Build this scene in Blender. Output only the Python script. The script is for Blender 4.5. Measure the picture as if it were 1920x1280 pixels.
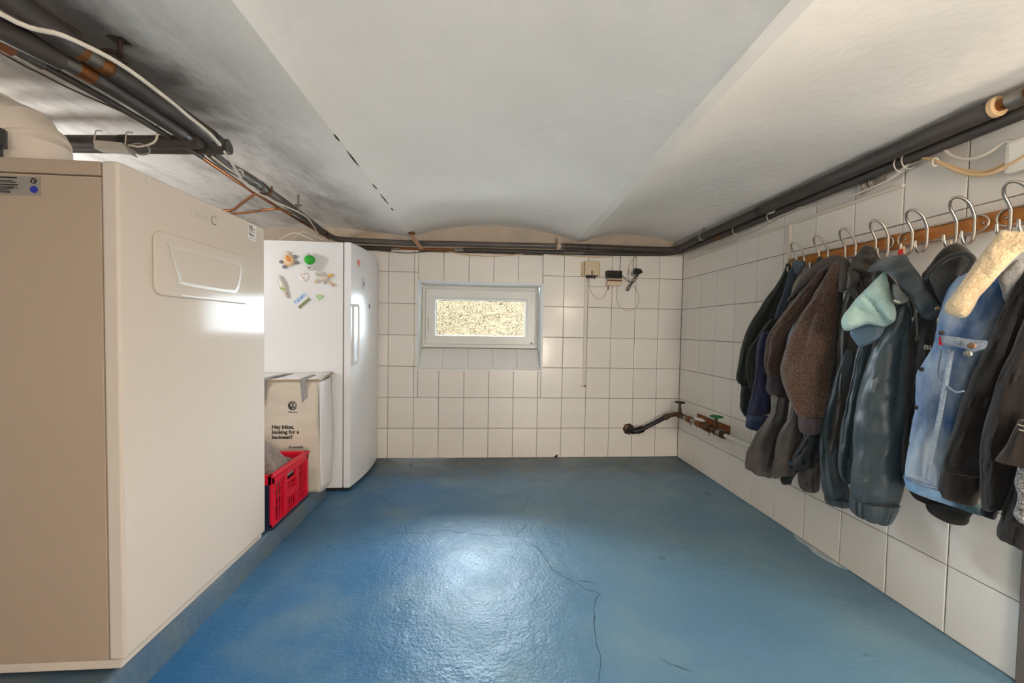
import bpy, bmesh, math, random
from mathutils import Vector, Matrix, Euler, noise
random.seed(7)
for o in list(bpy.data.objects): bpy.data.objects.remove(o)
scene = bpy.context.scene
COL = scene.collection
PI = math.pi

# ------------------------------------------------------------------ camera
YAW, PITCH, ROLL, CAM_H, FPX = .0713, .0313, .0171, 1.0474, 714.548
BACK, RIGHT, LEFT, FRONT = 3.0774, 1.6342, -3.1, -1.7      # wall planes, metres
cam = bpy.data.cameras.new('camera'); camera = bpy.data.objects.new('camera', cam); COL.objects.link(camera)
cam.sensor_width = 36; cam.lens = FPX / 1920 * 36; cam.clip_start = .02
fwd = Vector((math.sin(YAW)*math.cos(PITCH), math.cos(YAW)*math.cos(PITCH), -math.sin(PITCH)))
rgt = Vector((math.cos(YAW), -math.sin(YAW), 0)); upv = rgt.cross(fwd)
r2 = math.cos(ROLL)*rgt + math.sin(ROLL)*upv; u2 = -math.sin(ROLL)*rgt + math.cos(ROLL)*upv
M = Matrix((r2, u2, -fwd)).transposed().to_4x4(); M.translation = Vector((0, 0, CAM_H))
camera.matrix_world = M; scene.camera = camera

# ------------------------------------------------------------------ daylight, lamps, exposure
world = bpy.data.worlds.new('world'); scene.world = world; world.use_nodes = True
bg = world.node_tree.nodes['Background']; bg.inputs[0].default_value = (.80, .90, 1.0, 1); bg.inputs[1].default_value = 82.0
def area(name, loc, direction, sx, sy, power, color, portal=False):
    l = bpy.data.lights.new(name, 'AREA'); l.shape = 'RECTANGLE'; l.size = sx; l.size_y = sy; l.energy = power; l.color = color
    if portal: l.cycles.is_portal = True
    o = bpy.data.objects.new(name, l); COL.objects.link(o); o.location = loc
    o.rotation_euler = Vector(direction).to_track_quat('-Z', 'Y').to_euler(); return o
def bulb(name, loc, radius, power, color):
    l = bpy.data.lights.new(name, 'POINT'); l.shadow_soft_size = radius; l.energy = power; l.color = color
    o = bpy.data.objects.new(name, l); COL.objects.link(o); o.location = loc; return o
area('window_daylight_portal', (-.037, 3.250, 1.131), (0, -1, 0), .74, .31, 1, (1, 1, 1), True)
bulb('ceiling_bulb_light', (1.30, .05, 1.40), .07, 11, (1.0, .84, .66))         # bulb to the right of the camera
bulb('doorway_lamp_light', (1.95, .50, 1.10), .10, 15, (1.0, .82, .62))         # lamp in the passage beyond the doorway
bulb('boiler_lamp_light', (-2.20, 1.55, 1.40), .10, 26, (1.0, .98, .95))        # lamp behind the boiler
bulb('added_fill_light', (.95, -1.25, .62), .20, 78, (1.0, .86, .72))           # unseen fill light added behind the camera to brighten the room
scene.view_settings.view_transform = 'Standard'; scene.view_settings.look = 'None'
scene.view_settings.gamma = 1; scene.view_settings.use_curve_mapping = False
scene.view_settings.exposure = 0.18

# ------------------------------------------------------------------ helpers
def srgb(r, g=None, b=None):
    if g is None: r, g, b = r
    f = lambda c: (c/255/12.92 if c/255 <= .04045 else ((c/255+.055)/1.055)**2.4)
    return (f(r), f(g), f(b), 1)

def mat(name, col, rough=.5, metal=0, col2=None, nscale=6, ndetail=4, contrast=.5, bump=0, bscale=60, bdetail=3, bdist=.002,
        sheen=0, trans=0, ior=1.45, spec=None, vary=0, stretch=None, coat=0, rvar=0):
    m = bpy.data.materials.new(name); m.use_nodes = True
    nt = m.node_tree; N = nt.nodes; L = nt.links; P = N['Principled BSDF']
    P.inputs['Base Color'].default_value = col; P.inputs['Roughness'].default_value = rough; P.inputs['Metallic'].default_value = metal
    P.inputs['IOR'].default_value = ior
    if sheen: P.inputs['Sheen Weight'].default_value = sheen; P.inputs['Sheen Roughness'].default_value = .5
    if trans: P.inputs['Transmission Weight'].default_value = trans
    if spec is not None: P.inputs['Specular IOR Level'].default_value = spec
    if coat: P.inputs['Coat Weight'].default_value = coat; P.inputs['Coat Roughness'].default_value = .08
    tc = N.new('ShaderNodeTexCoord'); vec = tc.outputs['Object']
    if stretch:
        mp = N.new('ShaderNodeMapping'); mp.inputs['Scale'].default_value = stretch; L.new(vec, mp.inputs[0]); vec = mp.outputs[0]
    out = None
    if col2 is not None:
        n = N.new('ShaderNodeTexNoise'); n.inputs['Scale'].default_value = nscale; n.inputs['Detail'].default_value = ndetail
        L.new(vec, n.inputs['Vector'])
        r = N.new('ShaderNodeMapRange'); r.inputs['From Min'].default_value = .5-contrast/2; r.inputs['From Max'].default_value = .5+contrast/2
        L.new(n.outputs[0], r.inputs[0])
        mx = N.new('ShaderNodeMix'); mx.data_type = 'RGBA'; mx.inputs[6].default_value = col; mx.inputs[7].default_value = col2
        L.new(r.outputs[0], mx.inputs[0]); out = mx.outputs[2]
        if rvar:
            rr = N.new('ShaderNodeMapRange'); rr.inputs['To Min'].default_value = rough; rr.inputs['To Max'].default_value = rough+rvar
            L.new(r.outputs[0], rr.inputs[0]); L.new(rr.outputs[0], P.inputs['Roughness'])
    if vary:
        oi = N.new('ShaderNodeObjectInfo'); hv = N.new('ShaderNodeHueSaturation')
        mr = N.new('ShaderNodeMapRange'); mr.inputs['To Min'].default_value = 1-vary; mr.inputs['To Max'].default_value = 1+vary
        L.new(oi.outputs['Random'], mr.inputs[0]); L.new(mr.outputs[0], hv.inputs['Value'])
        if out: L.new(out, hv.inputs['Color'])
        else: hv.inputs['Color'].default_value = col
        out = hv.outputs[0]
    if out: L.new(out, P.inputs['Base Color'])
    if bump:
        n2 = N.new('ShaderNodeTexNoise'); n2.inputs['Scale'].default_value = bscale; n2.inputs['Detail'].default_value = bdetail
        L.new(vec, n2.inputs['Vector'])
        b = N.new('ShaderNodeBump'); b.inputs['Strength'].default_value = bump; b.inputs['Distance'].default_value = bdist
        L.new(n2.outputs[0], b.inputs['Height']); L.new(b.outputs[0], P.inputs['Normal'])
    return m

class MB:
    """collects geometry for one mesh"""
    def __init__(s): s.v = []; s.f = []; s.m = []
    def add(s, vs, fs, mi=0):
        o = len(s.v); s.v += [Vector(v) for v in vs]; s.f += [tuple(i+o for i in f) for f in fs]; s.m += [mi]*len(fs); return s
    def box(s, x0, x1, y0, y1, z0, z1, mi=0):
        return s.add([(x0,y0,z0),(x1,y0,z0),(x1,y1,z0),(x0,y1,z0),(x0,y0,z1),(x1,y0,z1),(x1,y1,z1),(x0,y1,z1)],
                     [(0,3,2,1),(4,5,6,7),(0,1,5,4),(1,2,6,5),(2,3,7,6),(3,0,4,7)], mi)
    def tube(s, pts, r, n=8, closed=False, cap=True, mi=0, smooth_n=0):
        pts = [Vector(p) for p in pts]
        if smooth_n: pts = spline(pts, smooth_n, closed)
        k = len(pts); rs = r if isinstance(r, (list, tuple)) else [r]*k
        if len(rs) != k:
            rs = [rs[min(len(rs)-1, int(i/(k-1)*(len(rs)-1)))]*(1-((i/(k-1)*(len(rs)-1))%1)) + rs[min(len(rs)-1, int(i/(k-1)*(len(rs)-1))+1)]*((i/(k-1)*(len(rs)-1))%1) for i in range(k)]
        t0 = (pts[1]-pts[0]).normalized()
        up = Vector((0,0,1)) if abs(t0.z) < .9 else Vector((1,0,0))
        nrm = t0.cross(up).normalized(); vs = []; prev = t0
        for i in range(k):
            if closed: t = (pts[(i+1)%k]-pts[i-1])
            else: t = pts[min(i+1,k-1)]-pts[max(i-1,0)]
            t = t.normalized() if t.length > 1e-9 else prev
            q = prev.rotation_difference(t); nrm = (q @ nrm); nrm = (nrm - t*nrm.dot(t)).normalized(); prev = t
            bi = t.cross(nrm)
            for j in range(n):
                a = 2*PI*j/n; vs.append(pts[i] + (nrm*math.cos(a)+bi*math.sin(a))*rs[i])
        fs = []
        for i in range(k if closed else k-1):
            for j in range(n):
                a, b = i*n+j, i*n+(j+1)%n; c, d = ((i+1)%k)*n+(j+1)%n, ((i+1)%k)*n+j
                fs.append((a, b, c, d))
        if cap and not closed: fs.append(tuple(range(n))[::-1]); fs.append(tuple((k-1)*n+j for j in range(n)))
        return s.add(vs, fs, mi)
    def cyl(s, a, b, r, n=16, r2=None, mi=0): return s.tube([a, b], [r, r if r2 is None else r2], n, mi=mi)
    def lathe(s, prof, origin, axis=(0,0,1), n=20, mi=0):
        ax = Vector(axis).normalized(); u = ax.cross(Vector((0,0,1)) if abs(ax.z) < .9 else Vector((1,0,0))).normalized(); w = ax.cross(u)
        o = Vector(origin); vs = []; fs = []
        for r, h in prof:
            for j in range(n):
                a = 2*PI*j/n; vs.append(o+ax*h+(u*math.cos(a)+w*math.sin(a))*r)
        for i in range(len(prof)-1):
            for j in range(n): fs.append((i*n+j, i*n+(j+1)%n, (i+1)*n+(j+1)%n, (i+1)*n+j))
        fs.append(tuple(range(n))[::-1]); fs.append(tuple((len(prof)-1)*n+j for j in range(n)))
        return s.add(vs, fs, mi)
    def prism(s, poly, O, U, V, W, mi=0):
        """polygon (u,v) at origin O spanned by U,V, extruded by W"""
        O, U, V, W = map(Vector, (O, U, V, W)); k = len(poly)
        vs = [O+U*a+V*b for a, b in poly]; vs += [v+W for v in vs]
        fs = [tuple(range(k))[::-1], tuple(range(k, 2*k))] + [(i, (i+1)%k, k+(i+1)%k, k+i) for i in range(k)]
        return s.add(vs, fs, mi)
    def ring(s, outer, inner, O, U, V, W, mi=0):
        """frame between two closed outlines with equal point counts, extruded by W"""
        O, U, V, W = map(Vector, (O, U, V, W)); k = len(outer)
        a = [O+U*p+V*q for p, q in outer]; b = [O+U*p+V*q for p, q in inner]
        vs = a+b+[v+W for v in a]+[v+W for v in b]; fs = []
        for i in range(k):
            j = (i+1)%k
            fs += [(i, j, k+j, k+i), (2*k+i, 3*k+i, 3*k+j, 2*k+j), (i, 2*k+i, 2*k+j, j), (k+i, k+j, 3*k+j, 3*k+i)]
        return s.add(vs, fs, mi)
    def grid(s, fn, nu, nv, mi=0, closed_u=False):
        vs = [fn(i/(nu if closed_u else nu-1), j/(nv-1)) for j in range(nv) for i in range(nu)]; fs = []
        for j in range(nv-1):
            for i in range(nu if closed_u else nu-1):
                fs.append((j*nu+i, j*nu+(i+1)%nu, (j+1)*nu+(i+1)%nu, (j+1)*nu+i))
        return s.add(vs, fs, mi)
    def mesh(s, name):
        me = bpy.data.meshes.new(name); me.from_pydata([tuple(v) for v in s.v], [], s.f)
        if any(s.m): me.polygons.foreach_set('material_index', s.m)
        bm = bmesh.new(); bm.from_mesh(me); bmesh.ops.recalc_face_normals(bm, faces=bm.faces); bm.to_mesh(me); bm.free()
        return me
    def build(s, name, material, parent=None, smooth=False, bevel=0, seg=2, solid=0, subd=0, angle=None):
        me = s.mesh(name)
        for mm in (material if isinstance(material, (list, tuple)) else [material]): me.materials.append(mm)
        if smooth:
            me.polygons.foreach_set('use_smooth', [True]*len(me.polygons))
            if angle: me.set_sharp_from_angle(angle=math.radians(angle))
        o = bpy.data.objects.new(name, me); COL.objects.link(o)
        if parent is not None:
            o.parent = parent; o.matrix_parent_inverse = Matrix.Translation(-Vector(wloc(parent)))
        if solid: md = o.modifiers.new('thickness', 'SOLIDIFY'); md.thickness = solid; md.offset = 0
        if bevel:
            md = o.modifiers.new('bevel', 'BEVEL'); md.width = bevel; md.segments = seg; md.limit_method = 'ANGLE'; md.angle_limit = math.radians(40)
        if subd: md = o.modifiers.new('subdivision', 'SUBSURF'); md.levels = subd; md.render_levels = subd
        return o

def wloc(o):
    p = Vector(o.location)
    while o.parent is not None:
        p = p + o.matrix_parent_inverse.translation + o.parent.location; o = o.parent
    return p

def spline(pts, n=6, closed=False):
    pts = [Vector(p) for p in pts]; k = len(pts); out = []
    for i in range(k if closed else k-1):
        p1, p2 = pts[i], pts[(i+1)%k]
        p0 = pts[i-1] if (i > 0 or closed) else p1*2-p2
        p3 = pts[(i+2)%k] if (i+2 < k or closed) else p2*2-p1
        for j in range(n):
            t = j/n
            out.append(.5*((2*p1)+(p2-p0)*t+(2*p0-5*p1+4*p2-p3)*t*t+(3*p1-p0-3*p2+p3)*t**3))
    if not closed: out.append(pts[-1])
    return out

def tag(o, label=None, cat=None, group=None, kind=None):
    if label: o['label'] = label
    if cat: o['category'] = cat
    if group: o['group'] = group
    if kind: o['kind'] = kind
    return o
def empty(name, loc, label=None, cat=None, group=None):
    o = bpy.data.objects.new(name, None); COL.objects.link(o); o.location = loc; o.empty_display_size = .05
    return tag(o, label, cat, group)

def rrect(u0, u1, v0, v1, r, n=4):
    """rounded rectangle outline"""
    out = []
    for cx, cy, a0 in ((u1-r, v1-r, 0), (u0+r, v1-r, 90), (u0+r, v0+r, 180), (u1-r, v0+r, 270)):
        for i in range(n+1):
            a = math.radians(a0+90*i/n); out.append((cx+r*math.cos(a), cy+r*math.sin(a)))
    return out

def text_mesh(body, size, name, material, parent, O, U, V, W, bold=0, align='LEFT', extrude=.0006, squash=1):
    """flat lettering turned into a mesh, laid on a surface"""
    cu = bpy.data.curves.new(name, 'FONT'); cu.body = body; cu.size = size; cu.align_x = align; cu.offset = bold; cu.extrude = extrude/2; cu.resolution_u = 3
    tmp = bpy.data.objects.new('tmp', cu); COL.objects.link(tmp)
    dg = bpy.context.evaluated_depsgraph_get(); me = bpy.data.meshes.new_from_object(tmp.evaluated_get(dg))
    bpy.data.objects.remove(tmp); bpy.data.curves.remove(cu)
    O, U, V, W = Vector(O), Vector(U).normalized(), Vector(V).normalized(), Vector(W).normalized()
    for v in me.vertices:
        c = v.co.copy(); v.co = O+U*c.x*squash+V*c.y+W*(c.z+extrude/2)
    me.name = name; me.materials.clear(); me.materials.append(material)
    o = bpy.data.objects.new(name, me); COL.objects.link(o)
    if parent is not None: o.parent = parent; o.matrix_parent_inverse = Matrix.Translation(-Vector(wloc(parent)))
    return o
CRACKS = [[(0.176, 1.905), (0.212, 1.852), (0.26, 1.795), (0.29, 1.705), (0.31, 1.623), (0.351, 1.565), (0.399, 1.522), (0.434, 1.482), (0.469, 1.459), (0.435, 1.404), (0.408, 1.314), (0.389, 1.226), (0.387, 1.169), (0.366, 1.111), (0.349, 1.081)], [(0.176, 1.905), (0.226, 1.984), (0.258, 2.051)], [(0.188, 2.116), (0.237, 2.191), (0.277, 2.311), (0.308, 2.375), (0.376, 2.442)], [(-0.585, 1.845), (-0.475, 1.922), (-0.385, 1.949), (-0.268, 1.94), (-0.197, 1.967), (-0.12, 1.943), (-0.025, 1.921), (0.077, 1.905), (0.175, 1.896)], [(-0.755, 2.564), (-0.7, 2.434), (-0.616, 2.353), (-0.537, 2.276), (-0.497, 2.173)], [(0.575, 1.162), (0.594, 1.138), (0.621, 1.12), (0.656, 1.099)], [(0.405, 1.545), (0.441, 1.532), (0.474, 1.527)], [(-0.385, 1.949), (-0.411, 2.027)]]
T_pipeA = [(-1.033, 0.976, 1.735), (-1.03, 1.06, 1.735), (-1.024, 1.144, 1.735), (-1.015, 1.329, 1.735), (-1.013, 1.482, 1.735), (-1.022, 1.558, 1.735)]
T_pipeB = [(-1.109, 0.969, 1.715), (-1.1, 1.038, 1.715), (-1.065, 1.102, 1.715), (-1.064, 1.128, 1.715), (-1.061, 1.242, 1.715), (-1.056, 1.465, 1.715)]
T_pipeC = [(-1.109, 0.969, 1.7), (-1.122, 1.042, 1.7), (-1.12, 1.065, 1.7), (-1.119, 1.085, 1.7), (-1.111, 1.215, 1.7), (-1.101, 1.385, 1.7), (-1.114, 1.585, 1.7)]
T_cableW = [(-1.03, 0.9, 1.695), (-0.962, 0.956, 1.695), (-0.922, 1.044, 1.695), (-0.924, 1.201, 1.695), (-0.932, 1.271, 1.695), (-0.941, 1.376, 1.695), (-0.963, 1.467, 1.695)]
T_wire = [(-1.304, 1.137, 1.765), (-1.296, 1.222, 1.765), (-1.282, 1.301, 1.765), (-1.244, 1.406, 1.765), (-1.219, 1.506, 1.765)]
T_pipeD = [(-1.089, 1.6, 1.715), (-1.098, 1.709, 1.715), (-1.084, 1.844, 1.715), (-1.094, 1.993, 1.715), (-1.103, 2.187, 1.715), (-1.133, 2.528, 1.715), (-1.159, 2.858, 1.715), (-1.148, 2.98, 1.715)]
T_copperC = [(-1.115, 1.601, 1.705), (-1.114, 1.733, 1.705), (-1.134, 1.985, 1.705), (-1.138, 2.161, 1.705), (-1.143, 2.372, 1.705), (-1.146, 2.66, 1.705), (-1.157, 2.957, 1.705)]
T_copT1 = [(-1.118, 1.957, 1.69), (-1.296, 2.134, 1.69), (-1.415, 2.258, 1.69), (-1.469, 2.275, 1.69)]
T_copT2 = [(-1.439, 2.287, 1.685), (-1.297, 2.227, 1.685), (-1.136, 2.156, 1.685), (-1.1, 2.181, 1.685), (-1.093, 2.243, 1.685)]
T_cabD = [(-0.97, 1.503, 1.69), (-1.046, 1.701, 1.69), (-1.094, 1.835, 1.69), (-1.106, 1.956, 1.69), (-1.094, 2.055, 1.69), (-1.059, 2.223, 1.69), (-1.056, 2.356, 1.69), (-1.102, 2.54, 1.69), (-1.172, 2.792, 1.69), (-1.224, 2.977, 1.69)]
T_cabD2 = [(-1.053, 1.56, 1.69), (-1.064, 1.657, 1.69), (-1.063, 1.752, 1.69), (-1.026, 1.699, 1.69), (-1.026, 1.675, 1.69)]
T_cabF = [(-1.418, 2.75, 1.635), (-1.372, 2.75, 1.669), (-1.31, 2.75, 1.687), (-1.255, 2.75, 1.669), (-1.193, 2.75, 1.643)]
T_cabF2 = [(-1.373, 2.85, 1.677), (-1.309, 2.85, 1.72), (-1.228, 2.85, 1.698), (-1.163, 2.85, 1.663)]
T_back1 = [(-1.105, 3.02, 1.712), (-0.866, 3.02, 1.695), (-0.256, 3.02, 1.707), (0.291, 3.02, 1.717), (0.801, 3.02, 1.717), (1.151, 3.02, 1.715), (1.448, 3.02, 1.712)]
T_back2 = [(-1.03, 3.035, 1.665), (-0.708, 3.035, 1.663), (0.031, 3.035, 1.674), (0.294, 3.035, 1.674), (0.968, 3.035, 1.678), (1.425, 3.035, 1.688)]
T_cop = [(-0.723, 3.045, 1.669), (-0.258, 3.045, 1.675)]
T_copbr = [(-0.576, 3.0, 1.794), (-0.566, 2.99, 1.747), (-0.545, 2.985, 1.718), (-0.516, 2.985, 1.683), (-0.492, 2.99, 1.648)]
T_bcab = [(-0.342, 3.06, 1.667), (-0.259, 3.06, 1.649), (-0.132, 3.06, 1.632), (0.037, 3.06, 1.629), (0.207, 3.06, 1.642), (0.378, 3.06, 1.673)]
T_bcab2 = [(-0.828, 3.06, 1.644), (-0.632, 3.06, 1.633), (-0.467, 3.06, 1.647), (-0.342, 3.06, 1.667)]
T_bcab3 = [(0.508, 3.06, 1.656), (0.726, 3.06, 1.65), (0.946, 3.06, 1.648), (1.078, 3.06, 1.669), (1.257, 3.06, 1.679)]
T_F1 = [(1.545, 3.079, 1.727), (1.545, 2.632, 1.741), (1.545, 2.05, 1.75), (1.545, 1.603, 1.75), (1.545, 1.334, 1.758), (1.545, 1.195, 1.754), (1.545, 1.077, 1.75)]
T_F2 = [(1.6, 3.114, 1.722), (1.6, 2.491, 1.723), (1.6, 1.971, 1.739), (1.6, 1.595, 1.738), (1.6, 1.404, 1.734), (1.6, 1.236, 1.732), (1.6, 1.052, 1.735)]
T_F1cpl = [(1.545, 1.057, 1.756), (1.545, 1.034, 1.753), (1.545, 1.001, 1.753)]
T_rcab1 = [(1.615, 3.218, 1.753), (1.615, 2.892, 1.682), (1.615, 2.613, 1.66), (1.615, 2.282, 1.671), (1.615, 2.044, 1.698), (1.615, 1.898, 1.703)]
T_rcab2 = [(1.6, 2.047, 1.743), (1.6, 1.97, 1.727), (1.6, 1.881, 1.702), (1.6, 1.739, 1.672), (1.6, 1.579, 1.663), (1.6, 1.445, 1.669), (1.6, 1.387, 1.692), (1.6, 1.342, 1.715), (1.6, 1.292, 1.733), (1.6, 1.244, 1.744)]
T_rcab3 = [(1.615, 1.459, 1.673), (1.615, 1.419, 1.681), (1.615, 1.382, 1.703), (1.615, 1.328, 1.703), (1.615, 1.293, 1.685)]
T_tan1 = [(1.6, 1.33, 1.715), (1.6, 1.281, 1.682), (1.6, 1.24, 1.644), (1.6, 1.201, 1.608), (1.6, 1.157, 1.58), (1.6, 1.117, 1.571), (1.6, 1.069, 1.58)]
T_tan2 = [(1.61, 1.315, 1.704), (1.61, 1.272, 1.673), (1.61, 1.232, 1.64), (1.61, 1.186, 1.606), (1.61, 1.138, 1.585), (1.61, 1.076, 1.597)]
T_wht = [(1.605, 1.258, 1.717), (1.605, 1.237, 1.682), (1.605, 1.206, 1.656), (1.605, 1.17, 1.64), (1.605, 1.13, 1.642), (1.605, 1.093, 1.656), (1.605, 1.051, 1.639)]
T_wbox = [(1.62, 1.088, 1.652), (1.62, 1.089, 1.551)]
T_jbox = [(1.62, 1.571, 1.707), (1.62, 1.486, 1.719)]
T_cond = [(1.628, 2.866, 1.632), (1.628, 2.4, 1.632), (1.628, 2.0, 1.636), (1.628, 1.956, 1.639), (1.628, 1.946, 1.438), (1.628, 1.738, 1.64), (1.628, 1.409, 1.646)]
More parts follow.
